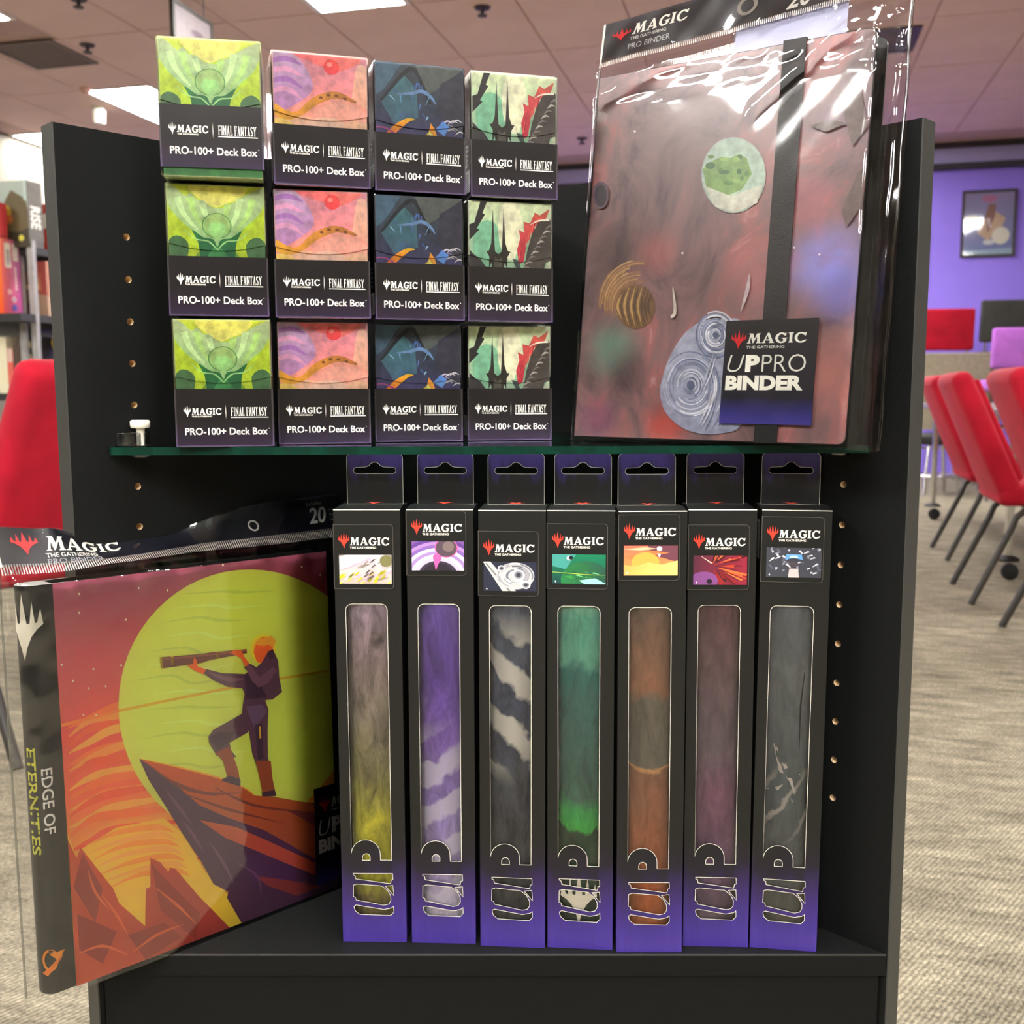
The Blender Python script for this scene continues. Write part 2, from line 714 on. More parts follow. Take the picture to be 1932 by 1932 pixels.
# ------------------------------------------------------------------ materials used all over
M['laminate'] = plain('black_laminate', (13, 14, 14), 0.55, spec=0.16, vary=0.10, nscale=300, bump=0.5, bscale=1200)
M['edge_band'] = plain('edge_banding', (50, 50, 48), 0.45, spec=0.4, vary=0.03, bump=0.1)
M['chipboard'] = plain('raw_chipboard', (214, 186, 146), 0.8, vary=0.15, nscale=900)
M['print'] = print_mat('glossy_print', 0.32, 0.5, 0.0, 0.26, 130)
M['print_flat'] = print_mat('clean_print', 0.35, 0.5, 0.0, 0.03, 60)
M['letter'] = print_mat('letter_print', 0.45, 0.3, 0.0, 0.0, 10)
M['film'] = film_mat('clear_bag_film', 0.07, 1.8, 0.15, 11, dist=0.004, detail=1.0)
M['wrap'] = film_mat('shrink_wrap_film', 0.10, 1.2, 0.10, 40, dist=0.0025, stretch=(1, 1, 0.25))
M['window_film'] = film_mat('window_film', 0.05, 1.0, 0.25, 22, dist=0.002, stretch=(1, 1, 0.3))
M['glass'] = film_mat('shelf_glass', 0.01, 1.0, 0.0, tint=(240, 250, 246))
k = NT('glass_edge')
b = k.bsdf(0.12, 0, 0.6)
mp = k.coords()
nz = k.noise(mp, 40, 3)
r_ = k.ramp([(0.3, (8, 36, 28)), (0.7, (12, 54, 42))])
k.l(nz, 0, r_, 0)
k.l(r_, 0, b, 'Base Color')
M['glass_edge'] = k.m
M['clear_plastic'] = film_mat('clear_plastic', 0.08, 2.0, 0.0, tint=(225, 228, 228))
M['white_plastic'] = plain('white_plastic', (232, 228, 214), 0.4, vary=0.03)
M['white_card'] = plain('white_card', (235, 232, 228), 0.6, vary=0.03)
M['black_card'] = plain('black_card', (15, 15, 14), 0.42, spec=0.4, vary=0.05, nscale=90)
M['black_vinyl'] = plain('black_vinyl', (24, 25, 25), 0.38, spec=0.45, vary=0.08, nscale=200, bump=0.25, bscale=900)
M['page_black'] = plain('black_pages', (22, 22, 24), 0.4, vary=0.1)
M['chrome'] = plain('chrome', (215, 215, 215), 0.15, 1.0, vary=0.02)
M['steel'] = plain('grey_steel', (168, 166, 164), 0.45, 0.3, vary=0.05)
M['black_metal'] = plain('black_metal', (48, 45, 40), 0.45, vary=0.05)
M['black_rubber'] = plain('black_rubber', (26, 26, 27), 0.6)


def fabric(name, c):
    k = NT(name)
    b = k.bsdf(0.85, 0, 0.2)
    b.inputs['Sheen Weight'].default_value = 0.08
    b.inputs['Sheen Roughness'].default_value = 0.4
    mp = k.coords()
    n1 = k.noise(mp, 9, 4)
    r = k.ramp([(0.3, [x * 0.86 for x in c]), (0.7, c)])
    k.l(n1, 0, r, 0)
    k.l(r, 0, b, 'Base Color')
    n2 = k.noise(mp, 700, 2)
    k.bump(n2, 0, b, 0.3, 0.001)
    return k.m


M['red_fabric'] = fabric('red_velour', (182, 20, 44))
M['dark_fabric'] = fabric('charcoal_fabric', (62, 62, 58))
M['purple_fabric'] = fabric('purple_fabric', (170, 98, 190))

# ------------------------------------------------------------------ the room
# carpet
k = NT('heather_carpet')
b = k.bsdf(0.95, 0, 0.1)
mp1 = k.coords(scale=(3.2, 12, 1), rot=(0, 0, math.radians(4)))
n1 = k.noise(mp1, 2.2, 6, 0.65)
r1 = k.ramp([(0.28, (118, 111, 95)), (0.5, (158, 149, 129)), (0.72, (190, 180, 155))])
k.l(n1, 0, r1, 0)
mp2 = k.coords(scale=(1, 1, 1), rot=(0, 0, math.radians(28)))
wv = k.n('ShaderNodeTexWave', wave_type='BANDS', bands_direction='X')
wv.inputs['Scale'].default_value = 42
wv.inputs['Distortion'].default_value = 2.5
wv.inputs['Detail'].default_value = 2
wv.inputs['Detail Scale'].default_value = 3
k.l(mp2, 0, wv, 'Vector')
r2 = k.ramp([(0.2, (150, 150, 150)), (0.6, (255, 255, 255))])
k.l(wv, 0, r2, 0)
n3 = k.noise(k.coords(), 160, 3, 0.7)
r3 = k.ramp([(0.35, (160, 160, 160)), (0.62, (255, 255, 255))])
k.l(n3, 0, r3, 0)
m1 = k.mix('MULTIPLY', 0.55)
k.l(r1, 0, m1, 6)
k.l(r2, 0, m1, 7)
m2 = k.mix('MULTIPLY', 0.8)
k.l(m1, 2, m2, 6)
k.l(r3, 0, m2, 7)
k.l(m2, 2, b, 'Base Color')
k.bump(wv, 0, b, 0.5, 0.003)
M['carpet'] = k.m
M['ceiling_tile'] = plain('ceiling_tile', (218, 190, 178), 0.9, spec=0.1, vary=0.02, nscale=3, bump=0.2, bscale=60)
M['ceiling_grid'] = plain('ceiling_grid', (186, 158, 148), 0.8, spec=0.1, vary=0.02)
M['purple_wall'] = plain('purple_paint', (140, 118, 222), 0.8, spec=0.2, vary=0.03, nscale=1.5)
M['lilac_wall'] = plain('lilac_paint', (166, 160, 210), 0.8, spec=0.2, vary=0.03, nscale=1.5)
M['cream_wall'] = plain('cream_paint', (124, 118, 107), 0.85, spec=0.2, vary=0.02, nscale=1.5)
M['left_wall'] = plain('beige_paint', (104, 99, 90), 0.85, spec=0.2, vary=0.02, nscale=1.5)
M['dark_trim'] = plain('dark_trim', (52, 48, 58), 0.6)

floor = MB().box((U0, V0, ZF - 0.05), (U1, V1, ZF)).build('floor', M['carpet'], mw=ROOM)
struct(floor, 'heathered beige and grey ribbed carpet')
wall_back = MB().box((U0, V1, ZF), (U1, V1 + 0.1, ZC)).build('wall_back', M['purple_wall'], mw=ROOM)
struct(wall_back, 'purple painted far wall')
MB().box((U0 + 0.01, V1 - 0.05, 2.56), (U1 - 0.01, V1 + 0.02, ZC)).build('soffit_band', M['lilac_wall'], wall_back)
MB().box((U0 + 0.01, V1 - 0.075, 2.51), (U1 - 0.01, V1 + 0.02, 2.56)).build('soffit_trim', M['dark_trim'], wall_back)
MB().box((U0 + 0.01, V1 - 0.085, ZC - 0.045), (U1 - 0.01, V1 - 0.05, ZC - 0.001)).build('ceiling_trim', M['dark_trim'], wall_back)
struct(MB().box((U0 - 0.1, V0, ZF), (U0, V1, ZC)).build('wall_left', M['left_wall'], mw=ROOM), 'plain cream wall on the left')
struct(MB().box((U1, V0, ZF), (U1 + 0.1, V1, ZC)).build('wall_right', M['cream_wall'], mw=ROOM), 'cream wall on the right')
struct(MB().box((U0, V0 - 0.1, ZF), (U1, V0, ZC)).build('wall_front', M['cream_wall'], mw=ROOM), 'cream wall behind the camera')

# ceiling: grid board with single tiles hung below it
ceiling = MB().box((U0, V0, ZC + 0.006), (U1, V1, ZC + 0.05)).build('ceiling', M['ceiling_grid'], mw=ROOM)
struct(ceiling, 'suspended ceiling of mauve-lit tiles in a grid')
GU, GV, GU0, GV0 = 0.61, 1.03, -1.86, 6.06
M['panel_lens'] = emit_mat('light_lens', LAMP_COLOR, LAMP_STRENGTH)
M['lamp_frame'] = plain('lamp_frame', (225, 222, 215), 0.5, vary=0.02)
M['vent_grey'] = plain('vent_grey', (112, 98, 90), 0.6, vary=0.05)
M['vent_dark'] = plain('vent_dark', (62, 52, 58), 0.6, vary=0.05)


def cell(i, j):
    return GU0 + GU * i, GV0 + GV * j


# lamps: (u index, v index) of the grid cell
LAMPS = {
    (-1, -2): 'ceiling light panel cut by the top edge above the pink deck boxes',
    (-5, 0): 'ceiling light panel beside the topmost green deck box',
    (-7, 1): 'ceiling light panel against the cream wall, just over the left board',
    (-5, -2): 'ceiling light panel in the upper left picture corner',
}
LAMPS[(3, 0)] = 'added ceiling light panel, unseen behind the nebula binder, nearer one'  # this and the next are added out of sight to brighten the far wall
LAMPS[(3, 2)] = 'added ceiling light panel, unseen behind the nebula binder, by the purple wall'
BACK = 'ceiling light panel put in unseen for the lighting, over or behind the photographer'  # unseen panels put in to light the goods; one matches the binder's glare
for c_ in [(-5, -9), (-1, -9), (3, -9), (7, -9), (2, -11), (5, -11), (3, -7), (-5, -6), (8, -6), (7, -2)]:
    LAMPS[c_] = BACK
VENTS = {(-5, -1, 0): ('grey square air vent in the ceiling, upper left', 'vent_grey', 0.0), (4, 0, 1): ('dark air vent in the ceiling right of the bagged nebula binder', 'vent_dark', 0.04)}
tile_me = MB().box((0.006, 0.006, ZC - 0.004), (GU - 0.006, GV - 0.006, ZC + 0.006)).mesh('ceiling_tile', M['ceiling_tile'])
i0, i1 = -7, 11
for j in range(-4, 4):
    for i in range(i0, i1 + 1):
        u, v = cell(i, j)
        if (i, j) in LAMPS or u < U0 or v + GV > V1 or u + GU > U1:
            continue
        o = link('ceiling_tile', tile_me, ceiling)
        o.location = (u, v, 0)
lens_mb = MB().box((0.04, 0.02, ZC - 0.008), (GU - 0.04, GV - 0.02, ZC + 0.002)).mesh('lens', M['panel_lens'])
fr = MB()
for a, b_ in (((0.004, 0.004), (0.04, GV - 0.004)), ((GU - 0.04, 0.004), (GU - 0.004, GV - 0.004)), ((0.04, 0.004), (GU - 0.04, 0.02)), ((0.04, GV - 0.02), (GU - 0.04, GV - 0.004))):
    fr.box((a[0], a[1], ZC - 0.01), (b_[0], b_[1], ZC + 0.006))
frame_me = fr.mesh('lamp_frame', M['lamp_frame'])
SHIFT = {(-5, -2): (0.0, -0.38), (-7, 1): (-0.285, -0.02)}      # these two hang off the tile grid
for (i, j), lab in LAMPS.items():
    u, v = cell(i, j)
    u, v = u + SHIFT.get((i, j), (0, 0))[0], v + SHIFT.get((i, j), (0, 0))[1]
    t = empty('ceiling_light', ROOM @ Matrix.Translation((u, v, 0)), lab, 'ceiling light', 'ceiling light panels')
    link('lens', lens_mb, t)
    link('frame', frame_me, t)
for (i, j, q), (lab, m_, dv) in VENTS.items():
    u, v = cell(i, j)
    t = empty('air_vent', ROOM @ Matrix.Translation((u + 0.06, v - 0.02 + dv + 0.1 * q, ZC)), lab, 'air vent', 'ceiling air vents')
    fr = MB()
    for s in range(2):
        fr.box((0, s * 0.47, -0.016), (0.5, s * 0.47 + 0.03, -0.004)).box((s * 0.47, 0.03, -0.016), (s * 0.47 + 0.03, 0.47, -0.004))
    fr.build('frame', M[m_], t)
    MB().box((0.03, 0.03, -0.010), (0.47, 0.47, -0.004)).build('backing', M[m_], t)
    for s in range(9):
        MB().box((0.04, 0.05 + s * 0.047, -0.014), (0.46, 0.058 + s * 0.047, -0.008)).build('louver', M[m_], t)

# sprinkler heads and a small white spotlight on the ceiling
for lab, px in (('small dark sprinkler head above the grey-green deck boxes', (910, 22)), ('small dark sprinkler head beside the grey air vent', (165, 92)),
                ('small dark sprinkler head near the far wall, left of the nebula binder', (1098, 266)), ('small dark sprinkler head at the top edge, upper left', (148, 6))):
    p = on_z(px[0], px[1], ZC - 0.03)
    t = empty('sprinkler_head', Matrix.Translation((p.x, p.y, ZC)), lab, 'sprinkler', 'ceiling sprinklers')
    MB().lathe([(0.045, -0.014), (0.05, -0.004)], 16).build('escutcheon', M['vent_dark'], t)
    MB().lathe([(0.012, -0.05), (0.012, -0.014)], 10).build('stem', M['vent_dark'], t)
    MB().lathe([(0.03, -0.056), (0.03, -0.05)], 12).build('deflector', M['vent_dark'], t)
p = on_z(186, 206, ZC - 0.02)
t = empty('spotlight', Matrix.Translation((p.x, p.y, ZC)), 'small white spotlight fixture on the ceiling by the left board', 'spotlight')
MB().lathe([(0.03, -0.03), (0.05, -0.004)], 14).build('mount', M['white_plastic'], t)
MB().lathe([(0.045, -0.13), (0.055, -0.03)], 16).build('shade', M['white_plastic'], t)
p = on_z(162, 170, ZC - 0.02)
t = empty('smoke_detector', Matrix.Translation((p.x, p.y, ZC)), 'tiny pinkish detector on the ceiling beside the light panel', 'detector')
MB().lathe([(0.02, -0.05), (0.045, -0.02), (0.05, -0.004)], 14).build('housing', plain('pink_plastic', (225, 180, 165), 0.5), t)

# framed sign hanging under the ceiling
p0 = on_z(322, -6, 2.60)
t = empty('hanging_sign', Matrix.Translation(p0) @ Matrix.Rotation(math.pi / 2 - TH, 4, 'Z'), 'framed white sign hanging below the ceiling behind the topmost green deck box', 'sign')
SW, SH = 0.42, 0.50
for a, b_ in (((0, -0.012, -0.02), (SW, 0.012, 0)), ((0, -0.012, -SH), (SW, 0.012, -SH + 0.02)), ((0, -0.012, -SH + 0.02), (0.02, 0.012, -0.02)), ((SW - 0.02, -0.012, -SH + 0.02), (SW, 0.012, -0.02))):
    MB().box(a, b_).build('frame_bar', M['black_metal'], t)
MB().box((0.02, -0.006, -SH + 0.02), (SW - 0.02, 0.006, -0.02)).build('board', plain('sign_board', (104, 95, 97), 0.5), t)
P = Print(lambda u, v, l: (u, -0.0062 - l, v))
P.shape(circle(0.26, -0.12, 0.07, 0.02, 20), (80, 66, 76))
for q in range(6):
    P.shape([(0.07 + q * 0.054, -0.30 + 0.01 * (q % 2)), (0.105 + q * 0.054, -0.30 + 0.01 * (q % 3)), (0.112 + q * 0.054, -0.20), (0.075 + q * 0.054, -0.195 - 0.01 * (q % 3))], (70, 54, 50))
P.shape(strip([(0.08, -0.335), (0.20, -0.34), (0.34, -0.335)], 0.02), (78, 62, 58))
P.build('worn_print', M['print_flat'], t)
for x in (0.08, SW - 0.08):
    MB().tube([(x, 0, 0), (x, 0, ZC - 2.60)], 0.003, 6).build('hanger', M['black_metal'], t)


# framed posters on the far wall
def poster(u0, z0, w_, h_, label, shapes):
    t = empty('framed_poster', ROOM @ Matrix.Translation((u0, V1, z0)), label, 'poster', 'posters on the far wall')
    f_ = 0.022
    for a, b_ in (((0, -0.025, 0), (w_, -0.001, f_)), ((0, -0.025, h_ - f_), (w_, -0.001, h_)), ((0, -0.025, f_), (f_, -0.001, h_ - f_)), ((w_ - f_, -0.025, f_), (w_, -0.001, h_ - f_))):
        MB().box(a, b_).build('frame_bar', M['black_metal'], t)
    MB().box((f_, -0.012, f_), (w_ - f_, -0.002, h_ - f_)).build('backing', M['white_card'], t)
    P = Print(lambda u, v, l: (f_ + u * (w_ - 2 * f_), -0.0122 - l * 3, f_ + v * (h_ - 2 * f_)), rect_clip(0, 0, 1, 1))
    for s in shapes:
        P.shape(s[0], s[1])
    P.build('picture', M['print_flat'], t)
    MB().box((f_, -0.0165, f_), (w_ - f_, -0.015, h_ - f_)).build('glazing', M['window_film'], t)


poster(1.97, 1.695, 0.475, 0.615, 'black framed poster of a warm-toned shape on blue, on the purple wall', [
    ([(0, 0), (1, 0), (1, 1), (0, 1)], lambda u, v: (120 + 40 * v, 140 + 10 * v, 205)),
    (circle(0.5, 0.9, 0.16, 0.06), (200, 120, 175)),
    ([(0.28, 0.35), (0.45, 0.62), (0.62, 0.70), (0.85, 0.58), (0.75, 0.40), (0.5, 0.22)], (222, 190, 160)),
    ([(0.42, 0.62), (0.50, 0.82), (0.64, 0.80), (0.62, 0.6), (0.5, 0.35)], (150, 92, 84)),
    (circle(0.16, 0.58, 0.2, 0.06), (245, 240, 225)), (circle(0.76, 0.30, 0.18, 0.14), (250, 248, 235)), (circle(0.52, 0.2, 0.12, 0.04), (235, 240, 245)),
    ([(0, 0), (1, 0), (1, 0.1), (0, 0.06)], (170, 200, 225))])
poster(1.17, 1.45, 0.50, 0.62, 'black framed poster mostly hidden behind the right board', [
    ([(0, 0), (1, 0), (1, 1), (0, 1)], lambda u, v: (90, 70 + 30 * v, 110))])

# ------------------------------------------------------------------ display stand: two boards at a right angle, deck, plinth
A, TK, HT = 0.3139, 0.0203, 0.6390
LP = A * math.sqrt(2)
stand = empty('display_stand', Matrix.Translation((0, 0, ZF)), 'black laminate corner display stand holding all the boxed goods', 'display stand')
DZ = -ZF


def side_panel(s):
    """board running from the back corner to a front edge; local a along the board, b into the board"""
    c45 = math.sqrt(0.5)

    def T(a, z, depth):            # depth 0 = inner face
        return Vector((s * (a * c45 + depth * c45), -a * c45 + depth * c45, z + DZ))
    ext = 0.0 if s > 0 else TK
    holes = []
    for i in range(15):
        holes.append((0.3929, 0.5627 - 0.032 * i))
    loops = [[(-ext, ZF), (LP, ZF), (LP, HT), (-ext, HT)]] + [circle(hx, hz, 0.0027, n=10)[::-1] for hx, hz in holes]
    mb = MB()
    flat = [p for lp in loops for p in lp]
    tr = tess(loops)
    mb.add([T(a, z, 0) for a, z in flat], tr if s > 0 else [(c, b_, a) for a, b_, c in tr])
    B = [T(a, z, TK) for a, z in loops[0]]
    F = [T(a, z, 0) for a, z in loops[0]]
    mb.add(F + B, [(4, 5, 6, 7), (0, 1, 5, 4), (2, 3, 7, 6), (3, 0, 4, 7)])
    p = mb.build('side_board', M['laminate'], stand)
    # front edge banding
    e = MB()
    e.hexa([T(LP, ZF, 0), T(LP + 0.001, ZF, 0.0003), T(LP + 0.001, ZF, TK - 0.0003), T(LP, ZF, TK), T(LP, HT, 0), T(LP + 0.001, HT, 0.0003), T(LP + 0.001, HT, TK - 0.0003), T(LP, HT, TK)])
    e.build('edge_band', M['edge_band'], p)
    for hx, hz in holes:
        h = MB()
        n = 10
        v0 = [T(x, z, 0.0) for x, z in circle(hx, hz, 0.0027, n=n)]
        v1 = [T(x, z, 0.009) for x, z in circle(hx, hz, 0.0027, n=n)]
        h.add(v0 + v1, [(i, (i + 1) % n, n + (i + 1) % n, n + i) for i in range(n)] + [tuple(range(n, 2 * n))])
        h.build('pin_hole', M['chipboard'], p)


side_panel(-1)
side_panel(1)
dk = MB().prism([(-A + 0.0008, -A), (A - 0.0008, -A), (0, -0.0015)], -0.0175, 0.0, T=lambda p: p + Vector((0, 0, DZ)))
deck = dk.build('deck_board', M['laminate'], stand)
MB().box((-A + 0.001, -A - 0.0008, DZ - 0.0175), (A - 0.001, -A - 0.0001, DZ - 0.0008)).build('edge_band', M['laminate'], deck)
MB().box((-A + 0.001, -A - 0.0008, DZ - 0.0008), (A - 0.001, -A + 0.0004, DZ + 0.0001)).build('edge_line', M['edge_band'], deck)
MB().box((-A + 0.004, -A + 0.0015, 0.0), (A - 0.006, -A + 0.017, DZ - 0.0185)).build('plinth_board', M['laminate'], stand)

# glass shelf on clips
ZG = 0.4025
GL = 0.2985
rr = 0.012
gp = []
# corner roundings of the triangle
tri_c = [Vector((-GL, -GL)), Vector((GL, -GL)), Vector((0, -0.006))]
for i in range(3):
    p, a, c_ = tri_c[i], tri_c[i - 1], tri_c[(i + 1) % 3]
    d1, d2 = (a - p).normalized(), (c_ - p).normalized()
    half = d1.angle(d2) / 2
    r0 = 0.0045 if i < 2 else 0.01
    tl = r0 / math.tan(half)
    ctr = p + (d1 + d2).normalized() * (r0 / math.sin(half))
    s0 = (p + d1 * tl) - ctr
    a0 = math.atan2(s0.y, s0.x)
    sweep = math.pi - 2 * half
    for q in range(7):
        an = a0 + sweep * q / 6
        gp.append((ctr.x + r0 * math.cos(an), ctr.y + r0 * math.sin(an)))
gs = MB()
n = len(gp)
tr = tess([gp])
gs.add([(x, y, ZG) for x, y in gp], tr, 0)
gs.add([(x, y, ZG - 0.006) for x, y in gp], [(c, b_, a) for a, b_, c in tr], 0)
gs.add([(x, y, ZG - 0.006) for x, y in gp] + [(x, y, ZG) for x, y in gp], [(i, (i + 1) % n, n + (i + 1) % n, n + i) for i in range(n)], 1)
tag(gs.build('glass_shelf', [M['glass'], M['glass_edge']]), 'triangular green-edged glass shelf carrying the deck boxes and nebula binder', 'glass shelf')
for s, lab in ((-1, 'clear shelf clip with white screw at the left end of the glass shelf'), (1, 'clear shelf clip under the glass shelf below the nebula binder')):
    ang = math.radians(45) * (1 if s < 0 else -1)
    c45 = math.sqrt(0.5)
    base = Vector((s * 0.3929 * c45, -0.3929 * c45, ZG))
    t = empty('shelf_clip', Matrix.Translation(base) @ Matrix.Rotation(ang, 4, 'Z'), lab, 'shelf clip', 'shelf clips')
    # local: x along the board (towards the back), -y away from the board into the niche
    MB().rbox([Vector(p) for p in ((-0.016, -0.012, 0.0005), (0.006, -0.012, 0.0005), (0.006, -0.0008, 0.0005), (-0.016, -0.0008, 0.0005), (-0.016, -0.012, 0.011), (0.006, -0.012, 0.011), (0.006, -0.0008, 0.011), (-0.016, -0.0008, 0.011))], 0.001, 2).build('bracket', M['clear_plastic'], t)
    MB().lathe([(0.0032, 0.0008), (0.0032, 0.014), (0.0068, 0.0145), (0.0075, 0.016), (0.0075, 0.0195), (0.0065, 0.0205)], 20, T=Matrix.Translation((0.0, -0.009, 0))).build('screw', M['white_plastic'], t)
    MB().lathe([(0.008, -0.0085), (0.009, -0.0075), (0.009, -0.0063)], 20, T=Matrix.Translation((0.0, -0.010, 0))).build('pad', M['clear_plastic'], t)

# ------------------------------------------------------------------ deck boxes
BW, BH, BD = 0.0726, 0.0969, 0.0555
CW, CH, CD = BW - 0.0036, BH - 0.0016, BD - 0.0036     # carton inside the wrap
Z_ART, Z_LID_E, Z_LID_C, Z_SLV = 0.040, 0.0535, 0.0485, 0.0440
GREENS = ('leafy green fan', 'green')


def art_green(P):
    P.band(-0.05, 1.05, [(-0.8, (70, 130, 70)), (-0.1, (60, 122, 78)), (0.2, (150, 190, 60)), (0.6, (182, 210, 66)), (1.05, (206, 214, 76))])
    P.auto = 3
    P.shape([(0.22, 1.0), (0.80, 1.0), (0.74, 0.84), (0.62, 0.78), (0.5, 0.72), (0.36, 0.80)], lambda u, v: (228, 224, 120 + 60 * (1 - v)))
    fan = [(-0.02, 1.0), (0.08, 0.97), (0.18, 0.86), (0.24, 0.90), (0.30, 0.82), (0.38, 0.80), (0.44, 0.73), (0.56, 0.71), (0.62, 0.76), (0.70, 0.80), (0.77, 0.86), (0.82, 0.90), (0.92, 0.96), (1.02, 0.99),
           (1.0, 0.78), (0.93, 0.62), (0.82, 0.50), (0.70, 0.36), (0.60, 0.24), (0.5, 0.16), (0.40, 0.24), (0.30, 0.36), (0.18, 0.48), (0.08, 0.60), (0.0, 0.76)]
    P.shape(fan, lambda u, v: (158 + 30 * v, 202, 138 + 20 * v))
    for i, (a, b_) in enumerate(((0.10, 0.30), (0.23, 0.38), (0.36, 0.45), (0.62, 0.55), (0.75, 0.62), (0.88, 0.70))):
        top = 0.90 - 0.9 * abs(a - 0.5) * 0.0 - (0.12 if 0.3 < a < 0.7 else 0.04)
        P.shape(brush([(a, top - 0.02), ((a * 2 + b_) / 3, 0.62), (b_, 0.42)], [0.07, 0.055, 0.03]), (204, 226, 176) if i % 2 == 0 else (186, 216, 138))
    for q in (0, 1):
        f_ = (lambda x: 1 - x) if q else (lambda x: x)
        P.shape([(f_(-0.02), 0.70), (f_(0.10), 0.55), (f_(0.22), 0.42), (f_(0.34), 0.28), (f_(0.26), 0.06), (f_(0.16), 0.0), (f_(0.2), 0.2), (f_(0.1), 0.3), (f_(-0.02), 0.2)], lambda u, v: (188, 212 - 10 * v, 62))
        P.shape([(f_(-0.02), 0.22), (f_(0.08), 0.34), (f_(0.2), 0.24), (f_(0.17), 0.0), (f_(0.12), -0.1), (f_(-0.02), -0.1)], (84, 124, 84))
    P.shape([(0.24, 0.42), (0.36, 0.32), (0.46, 0.30), (0.5, 0.20), (0.54, 0.30), (0.64, 0.32), (0.76, 0.42), (0.70, 0.26), (0.68, 0.04), (0.66, -0.1), (0.34, -0.1), (0.32, 0.04), (0.30, 0.26)], lambda u, v: (48, 104 + 60 * v, 74))
    P.shape([(0.38, 0.04), (0.5, 0.22), (0.62, 0.04), (0.58, -0.1), (0.42, -0.1)], (74, 150, 92))
    P.shape(circle(0.5, 0.48, 0.155, 0.17), (104, 158, 96))
    P.shape(circle(0.5, 0.48, 0.143, 0.158), lambda u, v: (146 + 40 * v, 196, 128))
    P.shape([(0.40, 0.44), (0.46, 0.52), (0.5, 0.50), (0.54, 0.52), (0.60, 0.44), (0.5, 0.30)], (164, 208, 140))
    for s in (-1, 1):
        P.shape(brush([(0.5, 0.16), (0.5 + s * 0.09, 0.27), (0.5 + s * 0.22, 0.30), (0.5 + s * 0.34, 0.42)], [0.012, 0.02, 0.015, 0.006]), (170, 216, 150))


def art_pink(P):
    P.band(-0.05, 1.05, [(-0.8, (226, 160, 140)), (0.0, (240, 168, 140)), (0.45, (232, 158, 160)), (1.05, (214, 150, 170))])
    P.auto = 3
    P.shape([(-0.02, 0.25), (-0.02, 0.98), (0.25, 0.96), (0.42, 0.62), (0.30, 0.40)], lambda u, v: (196, 140 + 30 * v, 196))
    for i in range(4):
        P.shape(brush([(-0.02, 0.88 - i * 0.13), (0.14, 0.92 - i * 0.13), (0.30, 0.86 - i * 0.15)], [0.05, 0.07, 0.02]), (222, 170, 200) if i % 2 else (176, 128, 190))
    P.shape([(0.2, 1.02), (0.95, 1.02), (0.70, 0.80), (0.55, 0.84)], lambda u, v: (232, 120 + 20 * u, 130))
    P.shape([(0.78, -0.1), (1.02, -0.1), (1.02, 0.8), (0.9, 0.9), (0.84, 0.5)], lambda u, v: (240, 176 + 20 * v, 150 + 30 * v))
    for cx, cy, rx, ry, c in ((0.62, 0.06, 0.50, 0.40, (238, 164, 150)), (0.30, 0.0, 0.24, 0.20, (244, 190, 164)), (0.72, 0.10, 0.34, 0.30, (242, 174, 160)), (0.56, 0.0, 0.26, 0.20, (248, 196, 178)), (0.90, -0.02, 0.2, 0.2, (250, 190, 160))):
        P.shape(circle(cx, cy, rx, ry, 36), lambda u, v, c=c: [min(255, q + 14 * v) for q in c])
    P.shape(brush([(-0.02, 0.30), (0.10, 0.20), (0.26, 0.22), (0.44, 0.40), (0.66, 0.50), (0.88, 0.42)], [0.10, 0.12, 0.07, 0.10, 0.09, 0.03]), lambda u, v: (236 - 60 * u, 184 - 70 * u, 70))
    for a, b_ in ((0.50, 0.45), (0.58, 0.49), (0.67, 0.49), (0.76, 0.46)):
        P.shape(circle(a, b_, 0.022, 0.018, 10), (128, 84, 60))
    P.shape(circle(0.62, 0.86, 0.085, 0.10), lambda u, v: (226, 86 + 50 * (v - 0.8), 92))
    P.shape(circle(0.60, 0.89, 0.03, 0.03), (244, 150, 140))
    P.shape([(-0.02, 0.12), (0.12, 0.14), (0.24, 0.02), (0.1, -0.1), (-0.02, -0.1)], (248, 206, 120))


